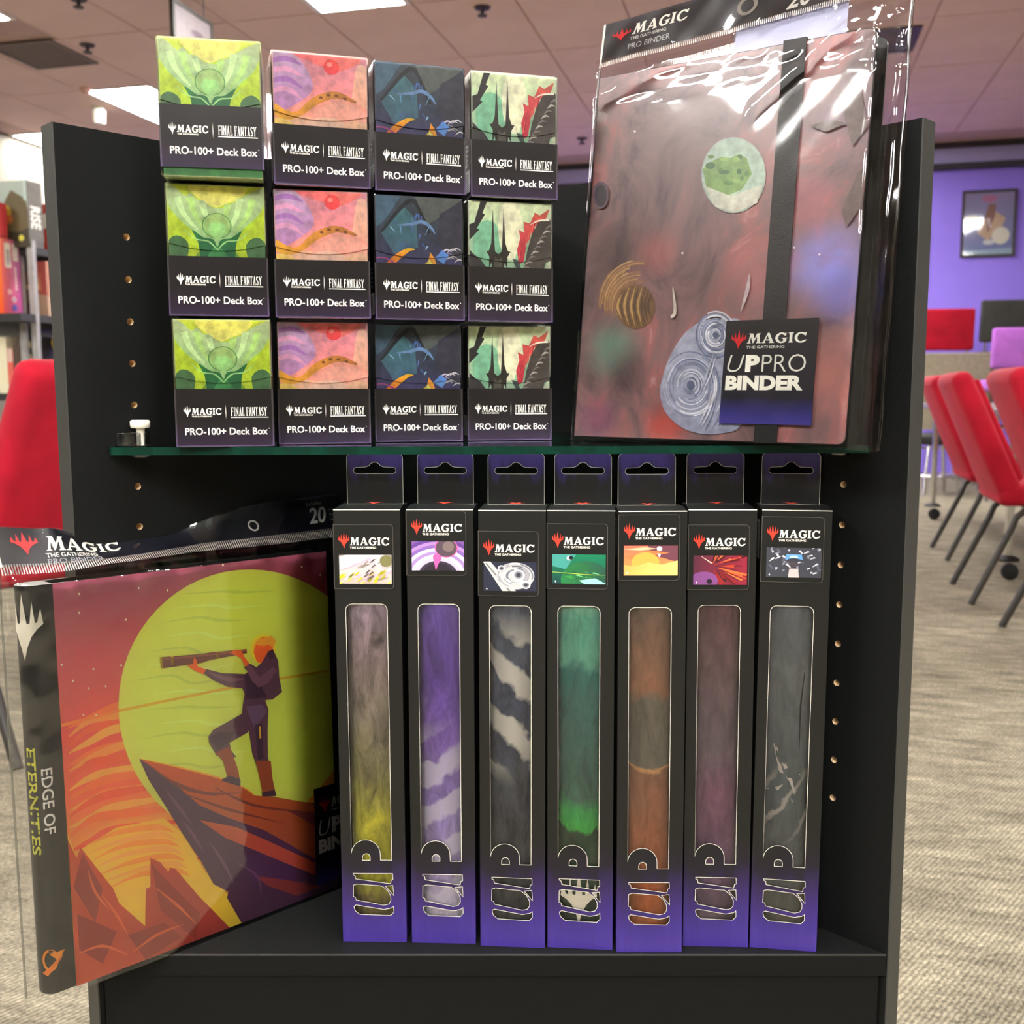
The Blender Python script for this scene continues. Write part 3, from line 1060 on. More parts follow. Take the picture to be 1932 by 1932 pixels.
def art_blue(P):
    P.band(-0.05, 1.05, [(-0.8, (50, 48, 80)), (0.0, (70, 66, 110)), (0.4, (58, 66, 84)), (1.05, (66, 78, 86))])
    P.shape([(-0.02, 0.55), (-0.02, 1.02), (0.30, 1.02), (0.10, 0.66)], (78, 104, 124))
    P.shape([(0.06, 0.48), (0.32, 0.86), (0.46, 0.70), (0.48, 0.30), (0.2, 0.2)], lambda u, v: (72, 98 + 20 * v, 122))
    P.shape(brush([(0.06, 0.50), (0.30, 0.86), (0.44, 0.94), (0.56, 0.70), (0.62, 0.50)], [0.03, 0.05, 0.06, 0.05, 0.03]), (44, 48, 54))
    P.shape([(0.44, 1.02), (1.02, 1.02), (0.74, 0.74), (0.60, 0.62), (0.52, 0.82)], (92, 98, 96))
    P.shape([(0.74, 0.78), (1.02, 1.0), (1.02, 0.1), (0.80, 0.20), (0.70, 0.48)], (62, 62, 76))
    rnd = random.Random(3)
    for i in range(16):
        x, y = rnd.uniform(0.18, 0.62), rnd.uniform(0.25, 0.68)
        P.shape(brush([(x, y), (x + rnd.uniform(-0.06, 0.08), y + rnd.uniform(0.05, 0.14))], [0.004, rnd.uniform(0.012, 0.028)]), rnd.choice([(110, 156, 190), (86, 122, 184), (150, 186, 206), (70, 96, 150)]))
    P.shape(brush([(0.24, 0.60), (0.40, 0.62), (0.52, 0.66), (0.62, 0.60), (0.68, 0.50)], [0.01, 0.04, 0.05, 0.04, 0.008]), (112, 142, 180))
    P.shape(brush([(-0.02, 0.06), (0.12, 0.04), (0.24, 0.16), (0.36, 0.26), (0.44, 0.27)], [0.03, 0.07, 0.08, 0.05, 0.01]), lambda u, v: (236, 110 + 280 * (v - 0.05), 50))
    P.shape(brush([(-0.02, 0.14), (0.10, 0.14), (0.22, 0.06)], [0.02, 0.02, 0.03]), (150, 70, 120))
    P.shape([(0.52, 0.04), (0.60, 0.12), (0.62, 0.24), (0.68, 0.14), (0.70, 0.04)], (244, 150, 60))
    P.shape([(0.55, 0.04), (0.61, 0.14), (0.66, 0.05)], (252, 206, 110))
    for i in range(12):
        x, y = rnd.uniform(0.72, 0.98), rnd.uniform(-0.02, 0.26)
        P.shape(brush([(x - 0.06, y), (x, y + 0.05), (x + 0.06, y + 0.02)], [0.004, 0.02, 0.004]), rnd.choice([(168, 166, 172), (128, 124, 140), (200, 198, 204), (92, 86, 150)]))
    P.shape([(0.68, 0.16), (0.76, 0.28), (0.84, 0.2), (0.78, 0.08)], (96, 140, 196))


def art_pale(P):
    P.band(-0.05, 1.05, [(-0.8, (90, 92, 88)), (0.0, (170, 206, 180)), (0.5, (190, 216, 184)), (1.05, (222, 228, 196))])
    P.shape(circle(0.22, 0.40, 0.18, 0.34), (146, 200, 170))
    P.shape(circle(0.50, 0.62, 0.15, 0.44), (232, 234, 208))
    P.shape(circle(0.72, 0.2, 0.16, 0.2), (158, 204, 168))
    P.shape([(0.14, 1.02), (0.22, 1.02), (0.16, 0.84), (0.19, 0.82), (0.09, 0.62), (0.12, 0.60), (-0.02, 0.42), (-0.02, 0.66), (0.06, 0.70)], (56, 54, 54))
    P.shape([(-0.02, 0.34), (0.06, 0.24), (0.14, 0.18), (0.22, 0.04), (0.5, -0.06), (0.2, -0.1), (-0.02, -0.1)], (70, 68, 70))
    tower = [(0.20, 0.30), (0.235, 0.31), (0.265, 0.42), (0.285, 0.92), (0.30, 0.50), (0.31, 0.30), (0.35, 0.26), (0.39, 0.30), (0.40, 0.50), (0.415, 0.92), (0.435, 0.42), (0.465, 0.31), (0.50, 0.30),
             (0.46, 0.22), (0.46, 0.06), (0.43, 0.14), (0.42, 0.02), (0.28, 0.02), (0.27, 0.14), (0.24, 0.06), (0.24, 0.22)]
    P.shape(tower, lambda u, v: (52 + 30 * v, 50 + 28 * v, 46 + 24 * v))
    P.shape([(0.29, 0.0), (0.31, 0.22), (0.35, 0.18), (0.39, 0.22), (0.41, 0.0)], (96, 90, 82))
    rnd = random.Random(5)
    P.shape([(0.60, 0.12), (0.58, 0.34), (0.62, 0.50), (0.60, 0.62), (0.67, 0.58), (0.66, 0.74), (0.74, 0.72), (0.80, 0.88), (0.86, 0.84), (0.98, 0.94), (0.94, 0.80), (0.78, 0.66), (0.70, 0.44), (0.66, 0.16)],
            lambda u, v: (206, 92 + 60 * v - 40, 90))
    for i in range(10):
        x = rnd.uniform(0.60, 0.80)
        P.shape(brush([(x, 0.2 + (x - 0.6) * 2.2), (x + 0.02, 0.36 + (x - 0.6) * 2.2)], [0.016, 0.003]), rnd.choice([(228, 120, 110), (180, 60, 70)]))
    P.shape([(0.66, 0.02), (0.70, 0.30), (0.76, 0.56), (0.84, 0.74), (0.98, 0.80), (1.02, 0.74), (1.02, 0.20), (0.94, 0.16), (0.88, -0.1), (0.64, -0.1)], lambda u, v: (96 - 20 * v, 90 - 20 * v, 86 - 20 * v))
    for i in range(9):
        x, y = 0.66 + i * 0.036, 0.04 + i * 0.075
        P.shape(brush([(x - 0.02, y), (x + 0.03, y + 0.05), (x + 0.08, y + 0.04)], [0.004, 0.03, 0.004]), (196, 190, 184) if i % 2 else (140, 132, 128))
    P.shape(brush([(0.74, 0.70), (0.84, 0.76), (0.98, 0.78)], [0.006, 0.02, 0.03]), (228, 226, 214))
    P.shape([(0.52, 0.20), (0.60, 0.18), (0.64, 0.04), (0.58, 0.06)], (84, 96, 96))
    P.shape([(0.90, 0.02), (0.98, 0.18), (1.02, 0.16), (1.02, -0.1), (0.88, -0.1)], (214, 222, 196))


VAR = [('leafy green deck box', art_green, (196, 206, 150)), ('pink and peach deck box', art_pink, (226, 190, 186)),
       ('dark blue deck box with orange flame streaks', art_blue, (92, 98, 108)), ('pale grey-green deck box with dark spires', art_pale, (210, 214, 196))]
ROWN = ['bottom of its stack on the glass shelf', 'middle of its stack', 'top of its stack']
# front lower left corner and turn of each box, by (column, row)
FIT = {(0, 2): (-0.2336, -0.3243, 11.2), (1, 2): (-0.1596, -0.2937, 17.2), (2, 2): (-0.0875, -0.2679, 18.0), (3, 2): (-0.0148, -0.2423, 15.8),
       (0, 1): (-0.2366, -0.3100, 13.4), (1, 1): (-0.1629, -0.2869, 12.7), (2, 1): (-0.0894, -0.2650, 17.7), (3, 1): (-0.0182, -0.2375, 16.2),
       (0, 0): (-0.2362, -0.3078, 11.5), (1, 0): (-0.1674, -0.2690, 10.2), (2, 0): (-0.0955, -0.2349, 8.3), (3, 0): (-0.0203, -0.2147, 10.4)}
GAP = 0.0010


def lid_outline(wd, zt, ze, zc, n=12):
    """front flap outline: sagging lower edge; returned as ccw polygon and as clip planes"""
    kq = (ze - zc) / (wd / 2) ** 2
    low = [(-wd / 2 + wd * i / n, zc + kq * (-wd / 2 + wd * i / n) ** 2) for i in range(n + 1)]
    planes = [(-1, 0, wd / 2), (1, 0, wd / 2), (0, 1, zt)]
    for i in range(n):
        x = -wd / 2 + wd * (i + 0.5) / n
        z = zc + kq * x * x
        m_ = 2 * kq * x
        planes.append((m_, -1, m_ * x - z))
    return low + [(wd / 2, zt), (-wd / 2, zt)], planes


def slv_col(z):
    t_ = max(0.0, min(1.0, 1 - z / 0.022))
    return [a + (b_ - a) * t_ for a, b_ in zip((50, 46, 47), (80, 64, 98))]


def make_deck_box(vi, lift=0.0):
    name, art, side = VAR[vi]
    t = link('deck_box', None)
    t.empty_display_size = 0.03
    hw, hd = CW / 2, CD / 2
    sm = plain('deck_box_side', side, 0.4, vary=0.12, nscale=120)
    body = MB().box((-hw, -hd, 0.0008), (hw, hd, CH)).build('carton', sm, t)

    def mp_front(off):
        return lambda u, v, l: ((u - 0.5) * CW, -hd - off - l, Z_ART + v * (CH - Z_ART))
    P = Print(mp_front(0.0001), rect_clip(0, -0.70, 1, 1))
    P.gain = (1.10, 1.10, 1.22, 1.10)[vi]
    art(P)
    P.build('art_print', M['print'], body)
    # lid: cap over the top with a sagging front flap
    poly, planes = lid_outline(CW, CH, Z_LID_E, Z_LID_C)
    lb = MB()
    lb.prism([(x, z) for x, z in poly], 0.0006, 0.0012, T=lambda p: Vector((p.x, -hd - p.z, p.y)))
    lb.box((-hw - 0.0006, -hd - 0.0006, CH), (hw + 0.0006, hd + 0.0006, CH + 0.0006))
    for s in (-1, 1):
        lb.box((min(s * hw, s * (hw + 0.0006)), -hd - 0.0006, Z_LID_E), (max(s * hw, s * (hw + 0.0006)), hd, CH))
    lid = lb.build('lid', sm, t)
    uvpl = [(a * CW, b_ * (CH - Z_ART), d - a * (-0.5 * CW) - b_ * Z_ART) for a, b_, d in planes]
    P = Print(mp_front(0.0013), uvpl)
    P.gain = (1.10, 1.10, 1.22, 1.10)[vi]
    art(P)
    P.build('art_print', M['print'], lid)
    # printed card sleeve around the lower half
    z0, z1 = 0.0004 + lift, Z_SLV + lift
    o_ = 0.0017
    sv = MB()
    x0, x1, y0, y1 = -hw - o_, hw + o_, -hd - o_, hd + o_
    nz = 6
    ring = [(x0, y0), (x1, y0), (x1, y1), (x0, y1)]
    zz = [z0 + (z1 - z0) * i / nz for i in range(nz + 1)]
    vs = [(x, y, z) for z in zz for x, y in ring]
    fs = [(i * 4 + q, i * 4 + (q + 1) % 4, i * 4 + 4 + (q + 1) % 4, i * 4 + 4 + q) for i in range(nz) for q in range(4)]
    sv.add(vs, fs, 0, lambda p: lin(slv_col(p[2] - z0)))
    sv.add([(x, y, z1) for x, y in ring] + [(x * 0.97, y * 0.97, z1) for x, y in ring], [(q, (q + 1) % 4, 4 + (q + 1) % 4, 4 + q) for q in range(4)], 0, lin((70, 66, 66)))
    sl = sv.build('card_sleeve', M['sleeve'], t, True)
    W2 = x1 - x0
    P = Print(lambda u, v, l: (x0 + u * W2, y0 - 0.0001 - l, z1 - v))
    mpv = P.mp
    P.mp = lambda u, v, l: (x0 + u * W2, y0 - 0.0001 - l, z0 + v)
    ink = (250, 246, 232)
    H_ = z1 - z0
    zc_ = H_ * 0.605
    put_emblem(P, 0.125, zc_ + 0.0005, 0.068, 0.0054, ink)
    put_word(P, 0.166, 0.468, zc_ - 0.0022, 0.0050, ink)
    P.text('THE GATHERING', 0.168, 0.37, zc_ - 0.0040, zc_ - 0.0029, ink, 0.02)
    P.shape([(0.512, zc_ - 0.0056), (0.5145, zc_), (0.512, zc_ + 0.0056), (0.5095, zc_)], ink)
    put_thin(P, 0.562, 0.935, zc_ - 0.0032, 0.0066, ink)
    P.shape([(0.562, zc_ - 0.0046), (0.945, zc_ - 0.0046), (0.945, zc_ - 0.0040), (0.562, zc_ - 0.0040)], ink)
    P.text('PRO-100+ Deck Box', 0.095, 0.935, H_ * 0.205, H_ * 0.205 + 0.0054, ink, 0.013)
    P.shape(circle(0.95, H_ * 0.205 + 0.0047, 0.005, 0.0004, 8), ink)
    P.build('lettering', M['letter'], sl)
    P = Print(lambda u, v, l: (x0 - 0.0001 - l, y1 - u * (y1 - y0), z0 + v))
    P.shape([(0.62, 0.004), (0.92, 0.004), (0.92, 0.021), (0.62, 0.021)], (206, 204, 206))
    for q in range(9):
        P.shape([(0.66, 0.006 + q * 0.0015), (0.88, 0.006 + q * 0.0015), (0.88, 0.0066 + q * 0.0015), (0.66, 0.0066 + q * 0.0015)], (70, 66, 72), step=(q == 0))
    for q in range(5):
        P.shape(rrect(0.70, 0.025 + q * 0.0035, 0.84, 0.027 + q * 0.0035, 0.0004, 2), (92, 90, 100), step=(q == 0))
    P.build('barcode_label', M['letter'], sl)
    # shrink wrap
    a = BW / 2
    b2 = BD / 2
    MB().rbox([Vector(p) for p in ((-a, -b2, 0.0001), (a, -b2, 0.0001), (a, b2, 0.0001), (-a, b2, 0.0001), (-a, -b2, BH), (a, -b2, BH), (a, b2, BH), (-a, b2, BH))], 0.0016, 3, sm=False).build('shrink_wrap', M['wrap'], t)
    return t


M['sleeve'] = print_mat('sleeve_card', 0.30, 0.5, 0.0, 0.14, 45)
protos = [make_deck_box(i) for i in range(4)]
lifted = make_deck_box(0, 0.0065)
first = {}
for (c_, r_), (x, y, yaw) in FIT.items():
    src = lifted if (c_, r_) == (0, 2) else protos[c_]
    t = copy_tree(src)
    t.name = 'deck_box'
    ya = math.radians(yaw)
    e = Vector((math.cos(ya), math.sin(ya), 0))
    n_ = Vector((-math.sin(ya), math.cos(ya), 0))
    pos = Vector((x, y, ZG + 0.0002 + r_ * (BH + GAP))) + e * BW / 2 + n_ * BD / 2
    t.matrix_world = Matrix.Translation(pos) @ Matrix.Rotation(ya, 4, 'Z')
    extra = ', its dark sleeve pushed up' if (c_, r_) == (0, 2) else ''
    tag(t, VAR[c_][0] + extra + ', ' + ROWN[r_], 'deck box', 'shrink-wrapped deck boxes in four stacks')
for src in protos + [lifted]:
    for ch in list(src.children_recursive):
        bpy.data.objects.remove(ch)
    bpy.data.objects.remove(src)

# ------------------------------------------------------------------ boxed playmats (long window boxes with hang tabs)
TW, TD, THT = 0.0518, 0.0450, 0.3531
k = NT('tube_card')
b = k.bsdf(0.40, 0, 0.42)
mp = k.coords()
sx = k.n('ShaderNodeSeparateXYZ')
k.l(mp, 0, sx, 0)
nz = k.noise(k.coords(scale=(1, 1, 0.10)), 55, 4, 0.6)
ad = k.n('ShaderNodeMath', operation='MULTIPLY_ADD')
ad.inputs[1].default_value = -0.075
k.l(nz, 0, ad, 0)
k.l(sx, 'Z', ad, 2)
mr = k.n('ShaderNodeMapRange')
mr.inputs['From Min'].default_value = -0.045
mr.inputs['From Max'].default_value = 0.385
k.l(ad, 0, mr, 0)
rm = k.ramp([(0.0, (66, 48, 136)), (0.06, (54, 37, 116)), (0.12, (42, 27, 78)), (0.175, (22, 16, 31)), (0.23, (15, 15, 15)), (0.85, (16, 16, 15)), (0.885, (20, 18, 24)), (0.92, (60, 46, 118)), (1.0, (70, 54, 132))])
k.l(mr, 0, rm, 0)
k.l(rm, 0, b, 'Base Color')
M['tube_card'] = k.m

# window cut-outs of the front, millimetres from the lower left corner of the front
CUT_MAIN = [(8.0, 75.0)] + [(20 - 11.4 * math.cos(math.radians(a)), 75 + 11.4 * math.sin(math.radians(a))) for a in range(0, 181, 12)] + [(31.5, 69.5), (40.9, 69.5)]
_wt = 279.5
CUT_MAIN = [(8.4, 75.2)] + CUT_MAIN[2:] + [(40.9, _wt - 5)] + [(35.9 + 5 * math.cos(math.radians(a)), _wt - 5 + 5 * math.sin(math.radians(a))) for a in range(0, 91, 18)] + \
    [(13.0 + 5 * math.cos(math.radians(a)), _wt - 5 + 5 * math.sin(math.radians(a))) for a in range(90, 181, 18)]
CUT_D = [(17.0, 69.3), (23.6, 69.3), (23.6, 72.0)] + [(20.3 + 3.3 * math.cos(math.radians(a)), 72.0 + 3.3 * math.sin(math.radians(a))) for a in range(20, 180, 20)] + [(17.0, 72.0)]
CUT_U1 = [(9.2, 58.5), (9.2, 57.0), (10.8, 56.2), (11.2, 53.5), (39.7, 49.6), (40.3, 52.8), (41.7, 53.2), (41.5, 58.5)]
CUT_U2 = [(9.2, 48.4), (9.0, 38.5), (10.6, 38.0), (11.2, 35.6), (33.7, 31.3), (37.9, 32.3), (39.7, 35.2), (39.7, 39.4), (37.3, 44.2), (32.5, 48.0), (12.2, 49.6)]
CUT_U3 = [(34.9, 47.8), (39.0, 43.0), (42.0, 39.4), (41.5, 48.6)]
CUT_U4 = [(9.5, 28.7), (10.4, 26.3), (14.0, 23.3), (39.3, 22.7), (42.0, 25.7), (41.8, 31.0), (39.7, 29.3), (33.7, 28.0), (11.2, 31.7), (9.4, 30.5)]
CUTS = [CUT_MAIN, CUT_D, CUT_U1, CUT_U2, CUT_U3, CUT_U4]


def mm(poly):
    return [(x * 0.001 - TW / 2, z * 0.001) for x, z in poly]


def loopstrip(poly, w_):
    """thin closed outline band"""
    n = len(poly)
    A_ = 0.0
    for i in range(n):
        p, q = poly[i], poly[(i + 1) % n]
        A_ += p[0] * q[1] - p[1] * q[0]
    s = 1 if A_ > 0 else -1
    out = []
    for i in range(n):
        a, p, b_ = poly[i - 1], poly[i], poly[(i + 1) % n]
        d1 = Vector((p[0] - a[0], p[1] - a[1])).normalized()
        d2 = Vector((b_[0] - p[0], b_[1] - p[1])).normalized()
        nn = Vector((-d1.y - d2.y, d1.x + d2.x))
        if nn.length < 1e-6:
            nn = Vector((-d1.y, d1.x))
        nn.normalize()
        c_ = max(0.45, nn.dot(Vector((-d1.y, d1.x))))
        out.append((p[0] + s * nn.x * w_ / c_, p[1] + s * nn.y * w_ / c_))
    return out


def roll_mat(name, stops, wave=None, streak=0.25, seed=0.0, spots=None):
    """printed cloth roll: colours along its length, mottled, optionally with slanting bands"""
    k = NT(name)
    b = k.bsdf(0.75, 0, 0.25)
    mp = k.coords(loc=(seed, seed * 0.7, 0))
    sx = k.n('ShaderNodeSeparateXYZ')
    tc = k.coords()
    k.l(tc, 0, sx, 0)
    nz = k.noise(mp, 24, 5, 0.6, 0.8)
    ad = k.n('ShaderNodeMath', operation='MULTIPLY_ADD')
    ad.inputs[1].default_value = 0.05
    k.l(nz, 0, ad, 0)
    k.l(sx, 'Z', ad, 2)
    mr = k.n('ShaderNodeMapRange')
    mr.inputs['From Min'].default_value = 0.025
    mr.inputs['From Max'].default_value = 0.305
    k.l(ad, 0, mr, 0)
    rm = k.ramp([(p_, [min(250, x * 1.22 + 6) for x in c_]) for p_, c_ in stops])
    k.l(mr, 0, rm, 0)
    last, lo = rm, 0
    n2 = k.noise(k.coords(scale=(1, 1, 0.35), rot=(0.0, 0.5, 0), loc=(seed, 0, 0)), 90, 7, 0.68, 0.6)
    r2 = k.ramp([(0.3, [255 * (1 - streak)] * 3), (0.7, (255, 255, 255))])
    k.l(n2, 0, r2, 0)
    m1 = k.mix('MULTIPLY', 1.0)
    k.l(last, lo, m1, 6)
    k.l(r2, 0, m1, 7)
    last, lo = m1, 2
    if wave:
        col, ang, sc_, thr, zlo, zhi = wave
        mpw = k.coords(rot=(0, math.radians(ang), 0), loc=(0, 0, seed * 0.01))
        wv = k.n('ShaderNodeTexWave', wave_type='BANDS', bands_direction='Z')
        wv.inputs['Scale'].default_value = sc_
        wv.inputs['Distortion'].default_value = 3.2
        wv.inputs['Detail'].default_value = 3
        wv.inputs['Detail Scale'].default_value = 4
        k.l(mpw, 0, wv, 'Vector')
        rw = k.ramp([(thr, (0, 0, 0)), (min(0.99, thr + 0.3), (230, 230, 230))])
        k.l(wv, 0, rw, 0)
        band = k.n('ShaderNodeMapRange')
        band.interpolation_type = 'SMOOTHSTEP'
        band.inputs['From Min'].default_value = zlo - 0.02
        band.inputs['From Max'].default_value = zlo + 0.02
        k.l(sx, 'Z', band, 0)
        band2 = k.n('ShaderNodeMapRange')
        band2.interpolation_type = 'SMOOTHSTEP'
        band2.inputs['From Min'].default_value = zhi + 0.02
        band2.inputs['From Max'].default_value = zhi - 0.02
        k.l(sx, 'Z', band2, 0)
        q = k.n('ShaderNodeMath', operation='MULTIPLY')
        k.l(band, 0, q, 0)
        k.l(band2, 0, q, 1)
        q2 = k.n('ShaderNodeMath', operation='MULTIPLY')
        k.l(rw, 0, q2, 0)
        k.l(q, 0, q2, 1)
        m2 = k.mix('MIX', 1.0)
        k.l(q2, 0, m2, 0)
        k.l(last, lo, m2, 6)
        m2.inputs[7].default_value = rgba(col)
        last, lo = m2, 2
    k.l(last, lo, b, 'Base Color')
    return k.m


# pictures on the labels (0..1 square, generic)
def pic(P, kind):
    rnd = random.Random(kind)
    R = [(0, 0), (1, 0), (1, 1), (0, 1)]
    if kind == 0:
        P.shape(R, lambda u, v: (196 + 20 * u, 180 + 20 * v, 170 + 40 * v))
        for i in range(26):
            x, y = rnd.random(), rnd.random()
            P.shape(strip([(x - 0.12, y - 0.06), (x, y + 0.03), (x + 0.14, y + 0.08)], [0.01, 0.07, 0.01]), rnd.choice([(226, 200, 214), (206, 170, 196), (240, 236, 228), (150, 140, 130)]))
        for i in range(22):
            x, y = rnd.random(), rnd.random() * 0.42
            P.shape(strip([(x - 0.05, y - 0.08), (x, y), (x + 0.05, y + 0.1)], [0.01, 0.05, 0.01]), rnd.choice([(196, 190, 40), (160, 156, 40), (110, 112, 50), (226, 216, 90)]))
        for i in range(10):
            x, y = 0.55 + rnd.uniform(-0.12, 0.12), rnd.uniform(0.05, 0.8)
            P.shape(strip([(x - 0.04, y), (x + 0.04, y + 0.12)], [0.02, 0.04]), rnd.choice([(92, 82, 86), (140, 126, 120), (60, 54, 60)]))
        P.shape(circle(0.9, 0.8, 0.12, 0.2), (120, 118, 74))
    elif kind == 1:
        P.shape(R, (122, 84, 150))
        for i, c in enumerate([(96, 62, 140), (170, 130, 190), (130, 96, 170), (214, 196, 220), (160, 130, 190), (238, 232, 240), (200, 180, 210), (60, 50, 70)]):
            P.shape(circle(0.5, -0.15, 0.86 - i * 0.07, 1.25 - i * 0.11, 40), c)
        P.shape(circle(0.5, -0.15, 0.30, 0.42), (40, 34, 46))
        P.shape([(0.46, 0.0), (0.40, 0.5), (0.50, 0.62), (0.58, 0.44), (0.50, 0.2)], (206, 90, 160))
        P.shape(circle(0.66, 0.78, 0.22, 0.34), (206, 96, 160))
        P.shape(circle(0.66, 0.78, 0.20, 0.31), (84, 68, 80))
        P.shape(circle(0.70, 0.82, 0.11, 0.18), (120, 104, 104))
    elif kind == 2:
        P.shape(R, (36, 40, 60))
        P.shape([(-0.02, 1.02), (0.12, 1.02), (0.62, -0.02), (0.36, -0.02)], (206, 202, 196))
        P.shape([(0.03, 0.94), (0.06, 0.96), (0.52, -0.02), (0.48, -0.02)], (120, 118, 120))
        P.shape(circle(0.60, 0.52, 0.36, 0.46), (196, 194, 196))
        for i in range(26):
            a = rnd.uniform(0, 360)
            rr_ = rnd.uniform(0.12, 0.34)
            P.shape(arc_band(0.60, 0.52, rr_ - 0.02, (rr_ - 0.02) * 1.3, rr_ + 0.012, (rr_ + 0.012) * 1.3, a, a + rnd.uniform(40, 120), 8), rnd.choice([(120, 122, 134), (230, 228, 226), (80, 84, 96), (160, 160, 168)]))
        for cx, cy, r0 in ((0.66, 0.56, 0.12), (0.80, 0.22, 0.09), (0.34, 0.78, 0.07)):
            P.shape(circle(cx, cy, r0, r0 * 1.5), (226, 224, 222))
            P.shape(circle(cx, cy, r0 * 0.7, r0 * 1.05), (130, 132, 142))
            P.shape(circle(cx, cy, r0 * 0.4, r0 * 0.6), (60, 62, 70))
    elif kind == 3:
        P.shape(R, lambda u, v: (14, 60 + 60 * v, 62 + 20 * v))
        P.shape([(0, 1), (0.45, 1), (0.25, 0.5), (0, 0.6)], (66, 150, 140))
        P.shape(circle(0.62, 0.12, 0.46, 0.66), lambda u, v: (36, 130 - 50 * u, 66))
        for i in range(24):
            a, r0 = rnd.uniform(0, 180), rnd.uniform(0.1, 0.42)
            x, y = 0.62 + r0 * math.cos(math.radians(a)), 0.12 + r0 * 1.4 * math.sin(math.radians(a))
            P.shape(strip([(x - 0.06, y), (x + 0.06, y - 0.05)], [0.05, 0.01]), rnd.choice([(60, 150, 70), (26, 90, 56), (110, 196, 130), (40, 110, 50)]))
        P.shape(circle(0.32, 0.88, 0.05, 0.08), (210, 232, 226))
        P.shape(circle(0.35, 0.89, 0.04, 0.065), (16, 30, 34))
        P.shape(strip([(0, 0.40), (0.5, 0.34), (1.0, 0.30)], [0.015, 0.015, 0.004]), (196, 220, 90))
        P.shape([(0.5, 0.12), (0.8, 0.2), (1, 0.02), (1, 0), (0.6, 0)], (150, 226, 206))
    elif kind == 4:
        P.shape(R, lambda u, v: (232, 150 - 40 * v, 70 + 20 * v))
        P.shape([(0.5, 0.7), (1, 0.45), (1, 1), (0.45, 1)], (110, 62, 76))
        P.shape([(0.0, 0.6), (0.5, 0.84), (0.85, 0.76), (0.55, 0.66), (0.2, 0.52)], (214, 120, 70))
        P.shape([(0.0, 0.88), (0.4, 0.95), (0.62, 0.9), (0.3, 0.84)], (240, 190, 150))
        P.shape(circle(0.40, 0.42, 0.26, 0.36), (238, 166, 74))
        P.shape([(0, 0), (1, 0), (1, 0.5), (0.7, 0.36), (0.45, 0.44), (0.2, 0.3), (0, 0.36)], lambda u, v: (240, 168 + 50 * u, 90 + 30 * u))
        P.shape(circle(0.66, 0.9, 0.05, 0.08), (240, 236, 240))
        P.shape([(0.62, 0.74), (0.66, 0.6), (0.69, 0.72)], (220, 210, 230))
    elif kind == 5:
        P.shape(R, lambda u, v: (84 + 60 * u, 34, 56))
        P.shape(circle(0.2, 0.15, 0.26, 0.3), (126, 70, 130))
        for i in range(44):
            a = rnd.uniform(-75, 80)
            r0, r1 = rnd.uniform(0.05, 0.3), rnd.uniform(0.4, 0.8)
            ca, sa = math.cos(math.radians(a)), math.sin(math.radians(a))
            P.shape(strip([(0.34 + r0 * ca, 0.66 + r0 * sa * 1.3), (0.34 + r1 * ca, 0.66 + r1 * sa * 1.3)], [0.01, rnd.uniform(0.03, 0.07)]), rnd.choice([(206, 70, 44), (150, 34, 34), (230, 110, 60), (96, 24, 32), (60, 20, 28)]))
        P.shape(strip([(0.14, 0.98), (0.34, 0.74)], [0.01, 0.03]), (250, 200, 180))
        P.shape(circle(0.3, 0.12, 0.05, 0.08), (30, 20, 34))
    else:
        P.shape(R, (58, 60, 70))
        for s in (-1, 1):
            for i in range(18):
                x, y = rnd.uniform(0.05, 0.48), rnd.uniform(0.0, 1.0)
                dx, dy = rnd.uniform(-0.1, 0.1), rnd.uniform(0.04, 0.18)
                c = rnd.choice([(190, 192, 204), (130, 134, 150), (222, 220, 224), (90, 92, 108)])
                P.shape(strip([(0.5 + s * x, y), (0.5 + s * (x + dx), y + dy)], [0.02, 0.05]), c)
        P.shape([(0.34, 0.60), (0.36, 0.78), (0.64, 0.78), (0.66, 0.60), (0.5, 0.66)], (92, 150, 214))
        P.shape([(0.42, 0.66), (0.44, 0.74), (0.56, 0.74), (0.58, 0.66)], (176, 214, 240))
        P.shape(circle(0.5, 0.44, 0.09, 0.09), (70, 62, 70))
        P.shape([(0.40, 0.0), (0.42, 0.3), (0.58, 0.3), (0.60, 0.0)], (196, 180, 178))
    P.shape([(0.045, 0.08), (0.06, 0.12), (0.075, 0.08), (0.06, 0.04)], (240, 240, 240))


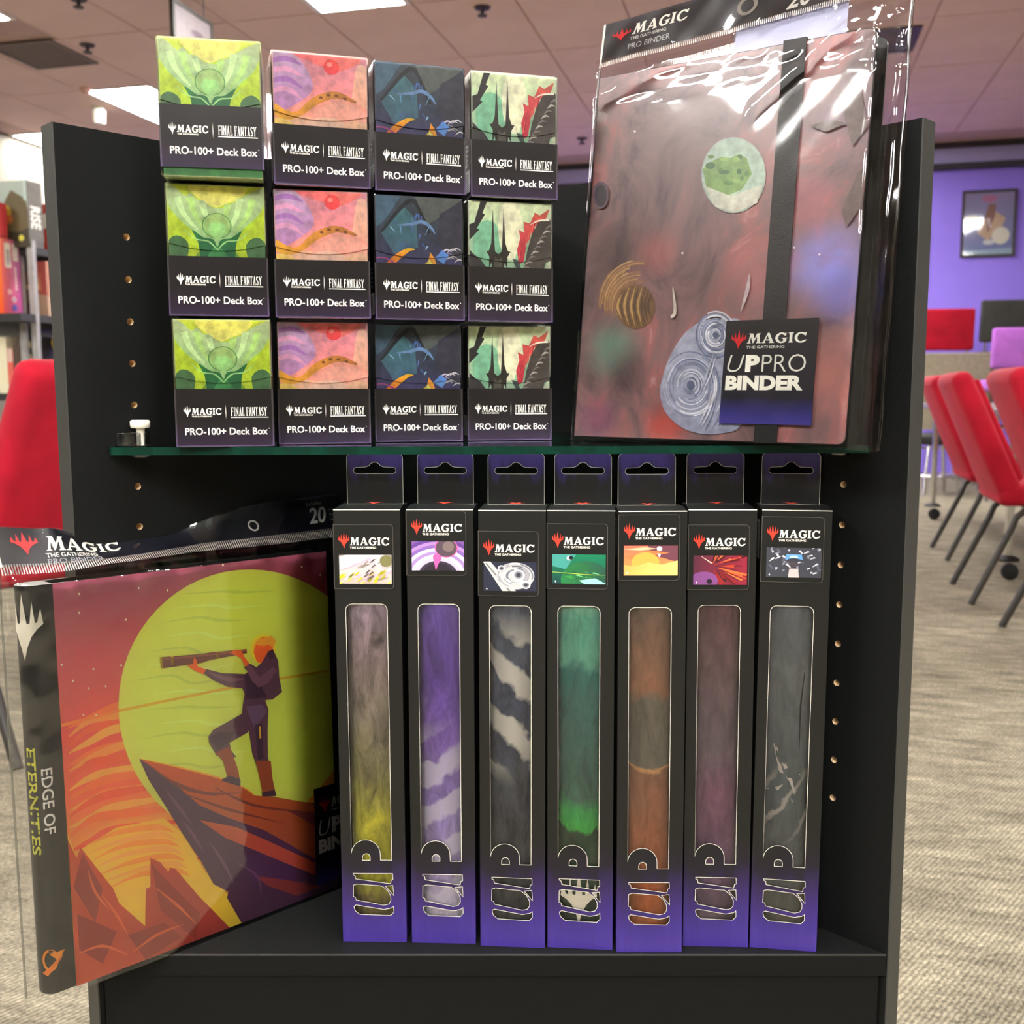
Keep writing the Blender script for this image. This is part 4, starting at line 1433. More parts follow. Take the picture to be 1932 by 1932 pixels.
# bottom front centre, turns (yaw, lean, roll), label top above the deck in mm, colour story
TUBES = [
    ((-0.0951, -0.2955), (-1.14, 0.0, 0.0), 342, 'mauve, grey and yellow', [(0.0, (118, 110, 70)), (0.12, (120, 108, 60)), (0.20, (206, 196, 40)), (0.34, (196, 190, 50)), (0.50, (150, 142, 92)), (0.66, (150, 138, 120)), (0.82, (164, 142, 142)), (1.0, (186, 164, 180))], None, 0.55),
    ((-0.0389, -0.2976), (-2.16, 0.2, -0.05), 352.6, 'purple and lavender', [(0.0, (206, 196, 216)), (0.2, (176, 160, 206)), (0.42, (150, 130, 190)), (0.6, (134, 100, 180)), (0.8, (104, 70, 160)), (1.0, (112, 88, 170))], ((224, 216, 234), 30, 10, 0.45, 0.02, 0.17), 0.35),
    ((0.0168, -0.3032), (-4.13, 0.0, -0.10), 337.5, 'white-streaked slate grey', [(0.0, (58, 58, 60)), (0.3, (66, 68, 74)), (0.5, (70, 74, 84)), (0.7, (78, 84, 104)), (1.0, (84, 92, 110))], ((236, 230, 218), -42, 9, 0.42, 0.15, 0.26), 0.5),
    ((0.0707, -0.3058), (-5.26, 0.0, 0.10), 343.5, 'mint and green', [(0.0, (38, 42, 38)), (0.15, (42, 58, 44)), (0.30, (48, 70, 50)), (0.355, (50, 74, 52)), (0.365, (70, 172, 78)), (0.42, (66, 156, 86)), (0.46, (70, 106, 92)), (0.68, (64, 108, 98)), (0.80, (52, 116, 108)), (0.84, (102, 172, 148)), (0.95, (92, 166, 144)), (1.0, (124, 182, 152))], None, 0.3),
    ((0.1254, -0.3110), (-0.71, 0.0, 0.20), 351, 'rust brown', [(0.0, (168, 96, 56)), (0.2, (164, 90, 50)), (0.40, (150, 100, 74)), (0.525, (136, 96, 76)), (0.535, (206, 150, 100)), (0.545, (110, 104, 92)), (0.72, (112, 104, 92)), (0.76, (150, 106, 80)), (0.86, (140, 104, 84)), (1.0, (110, 90, 78))], None, 0.25),
    ((0.1798, -0.3027), (-2.70, 0.0, 0.19), 342, 'dusky plum', [(0.0, (96, 84, 86)), (0.2, (112, 84, 110)), (0.45, (124, 84, 104)), (0.6, (112, 96, 104)), (0.85, (112, 84, 90)), (1.0, (106, 70, 78))], None, 0.3),
    ((0.2328, -0.3071), (-7.68, 0.0, -0.21), 348.5, 'plain slate grey', [(0.0, (88, 82, 72)), (0.2, (88, 90, 88)), (0.5, (84, 92, 94)), (0.8, (100, 104, 104)), (1.0, (92, 98, 104))], ((196, 186, 178), 58, 16, 0.86, 0.10, 0.14), 0.25),
]
TPOS = ['leftmost, beside the sunset binder', 'second from the left', 'third from the left', 'fourth and middle of the seven', 'third from the right', 'second from the right', 'last on the right']
front_loops = [[(-TW / 2, 0.0), (TW / 2, 0.0), (TW / 2, THT), (-TW / 2, THT)]] + [mm(c_)[::1] for c_ in CUTS]
front_tris = tess(front_loops)
front_flat = [p for lp in front_loops for p in lp]
tab = rrect(-TW / 2 + 0.003, 0.0, TW / 2 - 0.003, 0.0418, 0.0045, 5, (0, 1, 1, 0))
slot = [(-0.0145, 0.026)] + [(-0.0145 + 0.0026 * math.cos(math.radians(a)), 0.0275 + 0.0026 * math.sin(math.radians(a))) for a in (240, 210, 180, 150, 120)] + \
       [(-0.007, 0.0301), (-0.0045, 0.0312)] + [(0.0042 * math.cos(math.radians(a)), 0.0305 + 0.0036 * math.sin(math.radians(a))) for a in (150, 120, 90, 60, 30)] + [(0.0045, 0.0312), (0.007, 0.0301)] + \
       [(0.0145 + 0.0026 * math.cos(math.radians(a)), 0.0275 + 0.0026 * math.sin(math.radians(a))) for a in (60, 30, 0, -30, -60)] + [(0.0145, 0.0250), (-0.0145, 0.0250)]
slot = slot[1:]
M['label_edge'] = plain('label_cut_edge', (104, 102, 94), 0.5, vary=0.03)
M['cut_edge'] = plain('white_cut_edge', (226, 222, 206), 0.6, vary=0.02)

for ti, (pos, ang, ltop, cname, stops, wave, stk) in enumerate(TUBES):
    ya, le, ro = [math.radians(a) for a in ang]
    mw = Matrix.Translation((pos[0], pos[1], 0.0003)) @ Matrix.Rotation(ya, 4, 'Z') @ Matrix.Rotation(-le, 4, 'X') @ Matrix.Rotation(-ro, 4, 'Y')
    t = empty('playmat_box', mw, 'black window box, ' + cname + ' roll, ' + TPOS[ti], 'playmat box', 'seven boxed playmats standing on the deck')
    # carton; local y = 0 is the front, y = TW the back
    mb = MB()
    mb.add([(x, 0, z) for x, z in front_flat], front_tris)
    mb.add([(x, 0.0005, z) for x, z in front_flat], [(c, b_, a) for a, b_, c in front_tris])
    hw = TW / 2
    mb.add([(-hw, 0, 0), (hw, 0, 0), (hw, TD, 0), (-hw, TD, 0), (-hw, 0, THT), (hw, 0, THT), (hw, TD, THT + 0.001), (-hw, TD, THT + 0.001)],
           [(0, 3, 2, 1), (1, 2, 6, 5), (2, 3, 7, 6), (3, 0, 4, 7)])
    carton = mb.build('carton', M['tube_card'], t)
    sag = (0.0004, -0.0008, 0.0006, 0.0, 0.0004, -0.0006, 0.0008)[ti]
    nn = 6
    vs, fs = [], []
    for i in range(nn + 1):
        for q in range(2):
            x = -hw + 2 * hw * q
            yy = TD * i / nn
            vs.append((x, yy, THT + 0.0006 * math.sin(math.pi * i / nn) * 2 + sag * (1 if q else -1) * math.sin(math.pi * i / nn)))
    for i in range(nn):
        fs.append((2 * i, 2 * i + 1, 2 * i + 3, 2 * i + 2))
    top = MB().add(vs, fs, 0, smooth=True).build('top_flap', M['tube_card'], t)
    ed = MB().tube([(-hw, 0.0002, THT + 0.0002), (hw, 0.0002, THT + 0.0002)], 0.00035, 6).build('fold_edge', M['cut_edge'], top)
    P = Print(lambda u, v, l: (u, TD * 0.5 + v, THT + 0.0019 + l))
    P.shape([(-0.008, 0.018), (-0.0035, 0.0145), (0.0, 0.008), (0.0035, 0.0145), (0.008, 0.018), (0.0045, 0.0165), (0.003, 0.020), (0.0, 0.0165), (-0.003, 0.020), (-0.0045, 0.0165)], (226, 66, 46))
    P.build('emblem_tip', M['letter'], top)
    # hang tab at the back edge
    tb = MB()
    T_ = lambda p: Vector((p.x, TW - 0.0006 - p.z, p.y + THT))
    tl = [tab, slot]
    fl = [p for lp in tl for p in lp]
    tt = tess(tl)
    tb.add([(x, TD - 0.0012, z + THT) for x, z in fl], tt)
    tb.add([(x, TD - 0.0006, z + THT) for x, z in fl], [(c, b_, a) for a, b_, c in tt])
    tabo = tb.build('hang_tab', M['tube_card'], t)
    e2 = MB()
    for lp in (tab, slot):
        inn = loopstrip(lp, 0.00028 if lp is tab else -0.00028)
        lpv = [(x, TD - 0.00125, z + THT) for x, z in lp]
        inv = [(x, TD - 0.00125, z + THT) for x, z in inn]
        n = len(lp)
        e2.add(lpv + inv, [(i, (i + 1) % n, n + (i + 1) % n, n + i) for i in range(n)])
    e2.build('cut_edge', M['cut_edge'], tabo)
    # light cut edges of the window and the letter-shaped openings
    ce = MB()
    for cu in CUTS:
        lp = mm(cu)
        inn = loopstrip(lp, 0.00034)
        n = len(lp)
        ce.add([(x, -0.0002, z) for x, z in lp] + [(x, -0.0002, z) for x, z in inn], [(i, (i + 1) % n, n + (i + 1) % n, n + i) for i in range(n)])
    ce.build('window_edge', M['cut_edge'], carton)
    MB().add([(-hw + 0.004, 0.0012, 0.018), (hw - 0.004, 0.0012, 0.018), (hw - 0.004, 0.0012, 0.285), (-hw + 0.004, 0.0012, 0.285)], [(0, 1, 2, 3)]).build('window_pane', M['window_film'], carton)
    # rolled cloth
    rl = MB().lathe([(0.0005, 0.004), (0.0202, 0.004), (0.0205, 0.010), (0.0205, 0.334), (0.0200, 0.340), (0.010, 0.340), (0.0095, 0.338)], 40, T=Matrix.Translation((0, TD / 2, 0)))
    roll = rl.build('cloth_roll', roll_mat('cloth_roll_print', stops, wave, stk, ti * 1.37), t)
    if ti == 3:
        P = Print(lambda u, v, l: (u - 0.001, 0.0018 - l, v))
        put_emblem(P, 0.0, 0.042, 0.026, 0.026, (236, 230, 214))
        P.build('white_emblem', M['letter'], roll)
    elif ti == 6:
        P = Print(lambda u, v, l: ((0.0207 + l) * math.sin(u / 0.0207), TD / 2 - (0.0207 + l) * math.cos(u / 0.0207), v))
        for s in ([(-0.012, 0.168), (-0.006, 0.148), (0.004, 0.122)], [(-0.010, 0.166), (-0.002, 0.150), (0.010, 0.144)], [(-0.017, 0.130), (-0.008, 0.132), (-0.004, 0.136)], [(-0.006, 0.148), (0.002, 0.140), (0.006, 0.128)]):
            P.shape(strip(s, [0.0008, 0.0028, 0.0006]), (206, 196, 188))
        P.shape(strip([(0.011, 0.23), (0.008, 0.20), (0.008, 0.165)], [0.0006, 0.0016, 0.0005]), (36, 36, 40))
        P.build('printed_streaks', M['letter'], roll)
    # label band near the top
    z1 = ltop * 0.001
    z0 = z1 - 0.0505
    out = rrect(-hw, z0, hw - 0.0055, z1, 0.003, 4, (1, 1, 0, 0))
    lb = MB().prism(out, 0.0003, 0.0008, T=lambda p: Vector((p.x, -p.z, p.y)))
    lb.box((-hw - 0.0006, -0.0008, z0), (-hw - 0.0001, TD * 0.9, z1))
    lab = lb.build('label_band', M['black_card'], t)
    le_ = MB()
    inn = loopstrip(out, 0.0002)
    n = len(out)
    le_.add([(x, -0.00085, z) for x, z in out] + [(x, -0.00085, z) for x, z in inn], [(i, (i + 1) % n, n + (i + 1) % n, n + i) for i in range(n)])
    le_.build('cut_edge', M['label_edge'], lab)
    P = Print(lambda u, v, l: (-hw + u, -0.0009 - l, z1 - v))
    P.mp = lambda u, v, l: (-hw + u, -0.0009 - l, z0 + v)
    hh = z1 - z0
    put_emblem(P, 0.0081, hh - 0.0125, 0.0077, 0.0074, (226, 62, 46))
    put_word(P, 0.0125, 0.0432, hh - 0.0162, 0.0060, (246, 242, 226))
    P.text('THE GATHERING', 0.0125, 0.0330, hh - 0.0189, hh - 0.0172, (240, 236, 222), 0.025)
    P.build('lettering', M['letter'], lab)
    P = Print(lambda u, v, l: (-hw + 0.004 + u * 0.0408, -0.0009 - l, z0 + 0.0040 + v * 0.0228), rect_clip(0, 0, 1, 1))
    pic(P, ti)
    P.build('picture', M['print_flat'], lab)
    P = Print(lambda u, v, l: (-hw - 0.0007 - l, 0.010 + u, z0 + v))
    P.shape([(0, 0.016), (0.016, 0.016), (0.016, 0.046), (0, 0.046)], (216, 212, 200))
    for q in range(12):
        P.shape([(0.002, 0.018 + q * 0.0022), (0.014, 0.018 + q * 0.0022), (0.014, 0.019 + q * 0.0022), (0.002, 0.019 + q * 0.0022)], (40, 40, 42), step=(q == 0))
    P.build('barcode', M['letter'], lab)

k = NT('header_card')
b = k.bsdf(0.35, 0, 0.45)
nz = k.noise(k.coords(), 12, 4)
rm = k.ramp([(0.35, (14, 14, 18)), (0.62, (20, 20, 34)), (0.75, (30, 30, 70))])
k.l(nz, 0, rm, 0)
k.l(rm, 0, b, 'Base Color')
M['card_head'] = k.m

# ------------------------------------------------------------------ bagged binders
def frame(pos, yaw, lean, roll):
    ya, le, ro = math.radians(yaw), math.radians(lean), math.radians(roll)
    e = Vector((math.cos(ya), math.sin(ya), 0))
    n_ = Vector((-math.sin(ya), math.cos(ya), 0))
    up = Vector((0, 0, 1)) * math.cos(le) + n_ * math.sin(le)
    x = e * math.cos(ro) + up * math.sin(ro)
    z = -e * math.sin(ro) + up * math.cos(ro)
    y = z.cross(x)
    return Matrix(((x.x, y.x, z.x, pos[0]), (x.y, y.y, z.y, pos[1]), (x.z, y.z, z.z, pos[2]), (0, 0, 0, 1)))


def homography(px, uv):
    """3x3 matrix taking photo pixels to the flat coordinates of a cover"""
    rows, rhs = [], []
    for (x, y), (u, v) in zip(px, uv):
        rows += [[x, y, 1, 0, 0, 0, -u * x, -u * y], [0, 0, 0, x, y, 1, -v * x, -v * y]]
        rhs += [u, v]
    h = np.linalg.solve(np.array(rows, float), np.array(rhs, float))
    return np.array([[h[0], h[1], h[2]], [h[3], h[4], h[5]], [h[6], h[7], 1.0]])


def hmap(Hm, pts, ox=0.0, oy=0.0, sc_=1.0):
    out = []
    for x, y in pts:
        q = Hm @ np.array([ox + x / sc_, oy + y / sc_, 1.0])
        out.append((q[0] / q[2], q[1] / q[2]))
    return out


def interp(pts, x):
    for (a, fa), (b_, fb) in zip(pts[:-1], pts[1:]):
        if x <= b_:
            t_ = max(0.0, (x - a) / (b_ - a))
            t_ = t_ * t_ * (3 - 2 * t_)
            return fa + (fb - fa) * t_
    return pts[-1][1]


def grid_mesh(nx, nz, fn, mi=0):
    vs = [fn(i / nx, j / nz) for j in range(nz + 1) for i in range(nx + 1)]
    fs = [(j * (nx + 1) + i, j * (nx + 1) + i + 1, (j + 1) * (nx + 1) + i + 1, (j + 1) * (nx + 1) + i) for j in range(nz) for i in range(nx)]
    return MB().add(vs, fs, mi, smooth=True)


def wob(x, z, s=0.0):
    """smooth pseudo-random relief"""
    return (math.sin(61 * x + 17 * z + s) + math.sin(-43 * x + 71 * z + 2.1 * s) + 0.7 * math.sin(113 * x + 97 * z + 0.7 * s) + 0.5 * math.sin(211 * x - 167 * z + 1.3 * s)) / 3.2


def make_binder(name, mw, label, W_, H_, th, strip_w, round_sp, grp):
    """binder standing with its front cover at local y = 0, spine at the left; returns root and the spine path"""
    t = empty(name, mw, label, 'binder', grp)
    # covers
    cov = rrect(0.0, 0.0, W_, H_, 0.006, 4, (1, 1, 0, 0))
    MB().prism(cov, 0.0, 0.0022, T=lambda p: Vector((p.x, 0.0022 - p.z + 0.00002, p.y))).build('front_cover', M['black_vinyl'], t)
    cov2 = rrect(-0.002, 0.0, W_ + 0.003, H_, 0.006, 4, (1, 1, 0, 0))
    MB().prism(cov2, 0.0, 0.0022, T=lambda p: Vector((p.x, th - p.z, p.y))).build('back_cover', M['black_vinyl'], t)
    for q in range(5):
        y0 = 0.0034 + q * (th - 0.0068) / 5
        MB().box((0.004, y0, 0.005), (W_ - 0.006, y0 + (th - 0.0068) / 5 * 0.75, H_ - 0.005)).build('page_block', M['page_black'], t)
    return t


# ---- left binder: sunset picture, standing on the deck against the left board
LW, LH, LT = 0.2321, 0.3044, 0.0235
mwL = frame((-0.3097, -0.3622, 0.003), 43.62, 1.83, -0.44)
lbnd = make_binder('binder', mwL, 'bagged binder with sunset picture of a spyglass figure, left on the deck', LW, LH, LT, 0.013, 0.010, 'bagged binders')
HL = homography([(141.8, 1860), (639, 1671), (613, 1040), (100.8, 1101)], [(0, 0), (1, 0), (1, 1), (0, 1)])
c1 = lambda pts: hmap(HL, pts, 0, 920, 2.927)      # coordinates read in two enlargements of the photograph
c2 = lambda pts: hmap(HL, pts, 0, 1380, 2.927)
px = lambda pts: hmap(HL, pts)
P = Print(lambda u, v, l: (u * LW, -0.0001 - l, v * LH), rect_clip(0, 0, 1, 1))
P.gain = 1.12
P.band(0, 1, [(0.0, (150, 60, 52)), (0.16, (232, 176, 56)), (0.34, (238, 150, 64)), (0.46, (228, 104, 62)), (0.60, (220, 84, 70)), (0.80, (196, 84, 92)), (1.0, (150, 76, 96))])
rnd = random.Random(11)
for i in range(22):
    y0 = 1340 + i * 17 + rnd.uniform(-4, 4)
    x1_ = 300 + i * 6 + rnd.uniform(-40, 60)
    pts = [(130, y0 + 30), (170, y0 + rnd.uniform(-4, 14)), (225, y0 - 8 + rnd.uniform(-10, 6)), (x1_, y0 - 34)]
    cc = [(232, 116, 58), (240, 148, 66), (222, 92, 56), (244, 170, 74)][i % 4]
    P.shape(brush(px(pts), [0.003, 0.018, 0.022, 0.002]), cc)
disc = px(circle(470, 1330, 247, 256, 64))
P.shape(disc, lambda u, v: (200 + 6 * v, 214, 96 - 10 * v))
for i in range(17):
    y0 = 1120 + i * 27
    x0_ = 470 - 235 * math.sqrt(max(0.0, 1 - ((y0 - 1330) / 256) ** 2)) + rnd.uniform(4, 60)
    P.shape(brush(px([(x0_, y0), (x0_ + 70, y0 - 8 + rnd.uniform(-3, 3)), (x0_ + 110, y0 + rnd.uniform(-6, 6)), (x0_ + 170, y0 - 6)]), [0.001, 0.007, 0.008, 0.001]), (206, 222, 112) if i % 2 else (188, 202, 86))
P.shape(brush(px([(105, 1368), (224, 1338)]), 0.008), (236, 130, 56))
P.shape(brush(px([(224, 1338), (460, 1290), (625, 1262)]), [0.007, 0.007, 0.006]), (212, 170, 52))
for x, y in ((150, 1120), (261, 1109), (150, 1155), (237, 1168), (176, 1260), (138, 1282), (167, 1296), (199, 1292), (157, 1346), (181, 1346), (228, 1253), (117, 1252), (315, 1113), (419, 1066), (567, 1069), (602, 1084)):
    P.shape(px(circle(x, y, 1.8, 2.2, 8)), (246, 220, 190), step=False)
P.shape(c2([(1690, 385), (1850, 205), (1900, 190), (1900, 420)]), (226, 150, 52))
# lower sky, far rocks
P.shape(c2([(370, 560), (420, 690), (445, 640), (640, 520), (900, 470), (1010, 560), (1120, 760), (1260, 900), (1360, 1100), (1200, 1180), (760, 1120), (500, 900), (370, 760)]), lambda u, v: (244, 186 + 40 * (0.3 - v), 62))
for i in range(7):
    y0 = 560 + i * 40
    P.shape(brush(c2([(470 + i * 20, y0 + 60), (640 + i * 20, y0 + rnd.uniform(-20, 20)), (860 + i * 16, y0 - 40), (960 + i * 14, y0 - 10)]), [0.002, 0.012, 0.016, 0.002]), (246, 168, 74) if i % 2 else (240, 150, 58))
rock = c2([(360, 560), (385, 620), (418, 690), (440, 630), (540, 760), (620, 862), (652, 942), (795, 1070), (800, 862), (825, 850), (825, 690), (880, 715), (925, 770), (935, 745), (965, 752), (1090, 900), (1270, 1086), (1000, 1240), (400, 1460), (360, 1000)])
P.shape(rock, lambda u, v: (196 - 60 * u, 76 - 24 * u, 44 + 26 * u))
for q in ([(450, 660), (560, 860), (520, 1050), (400, 850)], [(830, 720), (900, 800), (1100, 1000), (1080, 1150), (880, 980)], [(420, 1000), (640, 1100), (560, 1280), (430, 1200)], [(700, 1120), (900, 1050), (1000, 1130), (800, 1260)]):
    P.shape(c2(q), (150, 56, 48))
for q in ([(560, 900), (640, 1010), (700, 1120)], [(860, 860), (980, 960), (1080, 1060)], [(430, 1220), (560, 1180), (700, 1230)], [(720, 1220), (860, 1120), (1010, 1060)], [(480, 760), (520, 880), (600, 980)]):
    P.shape(brush(c2(q), [0.002, 0.008, 0.001]), (216, 100, 60))
# the cliff
cliff = c2([(765, 140), (1000, 195), (1220, 255), (1340, 300), (1400, 345), (1520, 355), (1690, 385), (1920, 410), (1920, 860), (1335, 1062), (1250, 915), (1258, 880), (1175, 838), (1100, 700), (1065, 650), (1000, 552), (935, 445), (815, 255)])
P.shape(cliff, lambda u, v: (86 - 10 * v, 50, 78))
P.shape(c2([(765, 140), (1000, 195), (1220, 255), (1340, 300), (1400, 345), (1520, 355), (1690, 385), (1740, 400), (1740, 700), (1600, 620), (1460, 540), (1260, 470), (1100, 400), (960, 280), (850, 195)]), lambda u, v: (190 - 40 * u + 40 * v, 84, 48))
P.shape(c2([(1095, 480), (1300, 520), (1480, 600), (1740, 720), (1740, 790), (1500, 690), (1240, 580)]), (190, 84, 56))
P.shape(c2([(1400, 790), (1600, 820), (1780, 850), (1640, 905), (1480, 850)]), (146, 62, 58))
P.shape(c2([(1560, 420), (1740, 440), (1740, 520), (1660, 470)]), (120, 56, 60))
for q in ([(820, 180), (1000, 300), (1200, 350)], [(1000, 330), (1250, 420), (1560, 500)], [(1180, 300), (1400, 400), (1700, 440)], [(940, 260), (1120, 330), (1330, 330)]):
    P.shape(brush(c2(q), [0.002, 0.008, 0.001]), (120, 58, 52))
for q in ([(1000, 480), (1060, 560), (1120, 660)], [(1150, 600), (1230, 720), (1290, 840)], [(1310, 720), (1420, 800), (1440, 920)], [(900, 300), (990, 420), (1050, 500)]):
    P.shape(brush(c2(q), [0.001, 0.010, 0.002]), (112, 72, 100))
P.shape(brush(c2([(765, 140), (1000, 193), (1220, 252), (1340, 300), (1400, 343)]), [0.001, 0.004, 0.005, 0.004, 0.002]), (240, 160, 60))
# figure looking through a spyglass
pu, pd, sk = (96, 62, 82), (70, 46, 66), (228, 104, 52)
P.shape(c1(circle(1447, 886, 72, 84, 24)), (222, 210, 60))
P.shape(c1(circle(1449, 888, 58, 70, 24)), (232, 176, 60))
P.shape(c1([(1400, 880), (1396, 905), (1402, 925), (1412, 955), (1440, 965), (1480, 925), (1500, 880), (1512, 840), (1495, 815), (1440, 820), (1410, 850)]), sk)
P.shape(c1([(1405, 862), (1430, 830), (1490, 812), (1516, 838), (1502, 880), (1480, 860), (1450, 868)]), (240, 160, 60))
P.shape(c1([(880, 930), (1110, 912), (1150, 905), (1355, 885), (1358, 908), (1150, 945), (1112, 960), (885, 992)]), (112, 62, 58))
for q in ([(880, 930), (892, 929), (897, 990), (885, 992)], [(938, 925), (955, 923), (960, 975), (942, 979)], [(1188, 903), (1200, 902), (1204, 935), (1192, 938)]):
    P.shape(c1(q), (226, 190, 60), step=False)
P.shape(brush(c1([(900, 940), (1110, 920), (1350, 892)]), 0.004), (150, 86, 70))
P.shape(c1([(1340, 985), (1375, 965), (1410, 985), (1440, 958), (1470, 905), (1502, 890), (1530, 950), (1536, 1040), (1552, 1120), (1500, 1162), (1460, 1165), (1462, 1180), (1335, 1190), (1345, 1130), (1332, 1100), (1250, 1092), (1180, 1060), (1120, 1020), (1132, 995), (1220, 1016), (1345, 1022), (1365, 1010)]), pu)
P.shape(c1([(1345, 1030), (1390, 1020), (1420, 1060), (1470, 1150), (1350, 1160)]), pd)
P.shape(c1([(1345, 975), (1370, 962), (1425, 1040), (1500, 985), (1525, 1000), (1470, 1075), (1420, 1095), (1385, 1060)]), (116, 78, 96))
P.shape(brush(c1([(1140, 1012), (1250, 1050), (1340, 1050)]), [0.002, 0.012, 0.004]), (122, 84, 100))
P.shape(c1([(1470, 900), (1500, 885), (1512, 930), (1480, 945)]), pd)
P.shape(c1([(1028, 975), (1060, 968), (1065, 930), (1080, 945), (1086, 978), (1132, 997), (1118, 1022), (1072, 1005)]), sk)
P.shape(c1([(1262, 905), (1290, 888), (1325, 890), (1345, 930), (1372, 965), (1348, 982), (1325, 935), (1285, 915)]), sk)
P.shape(c1([(1335, 1186), (1462, 1176), (1476, 1215), (1472, 1330), (1474, 1480), (1490, 1560), (1420, 1545), (1388, 1460), (1368, 1330), (1360, 1345), (1262, 1400), (1270, 1440), (1300, 1480), (1190, 1470), (1150, 1400), (1146, 1365), (1170, 1330), (1330, 1240)]), pu)
P.shape(c1([(1350, 1200), (1440, 1190), (1470, 1230), (1400, 1320)]), (112, 84, 112))
P.shape(c1([(1400, 1300), (1440, 1290), (1450, 1480), (1420, 1500)]), pd)
P.shape(c1([(1150, 1370), (1200, 1340), (1300, 1340), (1250, 1400), (1200, 1440)]), pd)
P.shape(brush(c1([(1428, 1310), (1432, 1375)]), 0.007), (226, 176, 60))
P.shape(c1([(1185, 1455), (1262, 1420), (1300, 1520), (1312, 1560), (1320, 1620), (1322, 1640), (1212, 1610), (1250, 1585), (1225, 1500)]), (150, 74, 52))
P.shape(c1([(1212, 1606), (1262, 1580), (1322, 1600), (1322, 1642)]), pd)
P.shape(c1([(1405, 1500), (1490, 1500), (1500, 1600), (1520, 1690), (1448, 1690), (1425, 1580)]), (150, 74, 52))
P.shape(c1([(1440, 1676), (1510, 1660), (1522, 1694), (1446, 1696)]), pd)
P.build('cover_picture', M['print_flat'], lbnd)

# spine around the left edge
SR = 0.0095


def spine_pt(s, l=0.0):
    """point on the outside of the spine, s metres from the picture edge"""
    f0 = 0.0125
    if s < f0:
        return (-s, 0.0001 - l)
    a_len = math.pi / 2 * (SR + LT / 2) / 2 * 2
    t_ = min(1.0, (s - f0) / a_len)
    an = math.pi * t_
    return (-f0 - (SR + l) * math.sin(an), LT / 2 - (LT / 2 + l) * math.cos(an))


total = 0.0125 + math.pi / 2 * (SR + LT / 2)
mb = grid_mesh(24, 1, lambda a, c_: (spine_pt(total * a)[0], spine_pt(total * a)[1], LH * c_))
mb.f = [q[::-1] for q in mb.f]
spine = mb.build('spine', M['black_vinyl'], lbnd)
topcap = MB()
pts = [spine_pt(total * i / 24) for i in range(25)] + [(0.0, LT), (0.0, 0.0)]
for zz in (LH, 0.0):
    tr = tess([pts])
    topcap.add([(x, y, zz) for x, y in pts], tr if zz > 0 else [(c, b_, a) for a, b_, c in tr])
topcap.build('spine_end', plain('spine_end_grey', (150, 146, 138), 0.4), spine)
P = Print(lambda s, v, l: (spine_pt(s, 0.0003 + l)[0], spine_pt(s, 0.0003 + l)[1], v))
P2 = Print(lambda u, v, l: P.mp(0.03 - u, v, l))
P2.sl = (-0.02, 0.03, 40)     # u grows towards the picture
ec = [(0.0075 + a * 0.026, 0.2745 + b_ * 0.0285) for a, b_ in EMBLEM]
P2.shape(ec, (240, 234, 214))
P2.text('EDGE OF', 0.0140, 0.0222, 0.121, 0.170, (238, 236, 228), 0.01, rot=-90)
P2.text('ETERNITIES', 0.0035, 0.0108, 0.106, 0.186, (206, 204, 70), 0.02, rot=-90)
P2.shape(circle(0.0125, 0.026, 0.006, 0.0085, 24), (236, 140, 40), [circle(0.0125, 0.026, 0.0042, 0.0065, 24)[::-1]])
P2.shape([(0.006, 0.016), (0.022, 0.030), (0.021, 0.026), (0.010, 0.014)], (226, 120, 40))
P2.shape([(0.012, 0.031), (0.0235, 0.0315), (0.018, 0.025)], (240, 150, 50))
P2.build('spine_lettering', M['letter'], spine)


def insert_card(t, x0, z0, w_, h_, y, mirror=False):
    """black product card lying inside the bag"""
    card = MB().box((x0, y - 0.0005, z0), (x0 + w_, y, z0 + h_)).build('product_card', M['card_grad'], t)
    P = Print(lambda u, v, l: (x0 + u * w_, y - 0.0006 - l, z0 + v * h_))
    ink = (240, 238, 226)
    put_emblem(P, 0.155, 0.815, 0.15, 0.11, (214, 36, 44))
    put_word(P, 0.245, 0.885, 0.775, 0.095, ink)
    P.text('THE GATHERING', 0.245, 0.66, 0.725, 0.750, ink, 0.015)
    P.text('U', 0.05, 0.235, 0.50, 0.665, ink, -0.012, 0.25)
    P.text('P', 0.25, 0.405, 0.50, 0.665, ink, 0.055)
    P.text('PRO', 0.43, 0.90, 0.50, 0.665, ink, -0.012)
    P.text('BINDER', 0.04, 0.885, 0.325, 0.465, ink, 0.055)
    P.build('lettering', M['letter'], card)


k = NT('card_gradient')
b = k.bsdf(0.35, 0, 0.45)
tc = k.n('ShaderNodeTexCoord')
sx = k.n('ShaderNodeSeparateXYZ')
k.l(tc, 'Generated', sx, 0)
rm = k.ramp([(0.0, (66, 58, 150)), (0.12, (48, 44, 118)), (0.26, (22, 20, 34)), (1.0, (16, 16, 18))])
nz = k.noise(tc, 3, 4)
ad = k.n('ShaderNodeMath', operation='MULTIPLY_ADD')
ad.inputs[1].default_value = 0.10
k.l(nz, 0, ad, 0)
sb = k.n('ShaderNodeMath', operation='SUBTRACT')
sb.inputs[1].default_value = 0.05
k.l(sx, 'Z', ad, 2)
k.l(ad, 0, sb, 0)
k.l(sb, 0, rm, 0)
k.l(rm, 0, b, 'Base Color')
M['card_grad'] = k.m
insert_card(lbnd, LW * 0.905, LH * 0.025, 0.068, 0.088, -0.0012)

# bag around the left binder
X0, X1 = -0.0125 - SR - 0.010, LW + 0.034
ZB = LH + 0.014


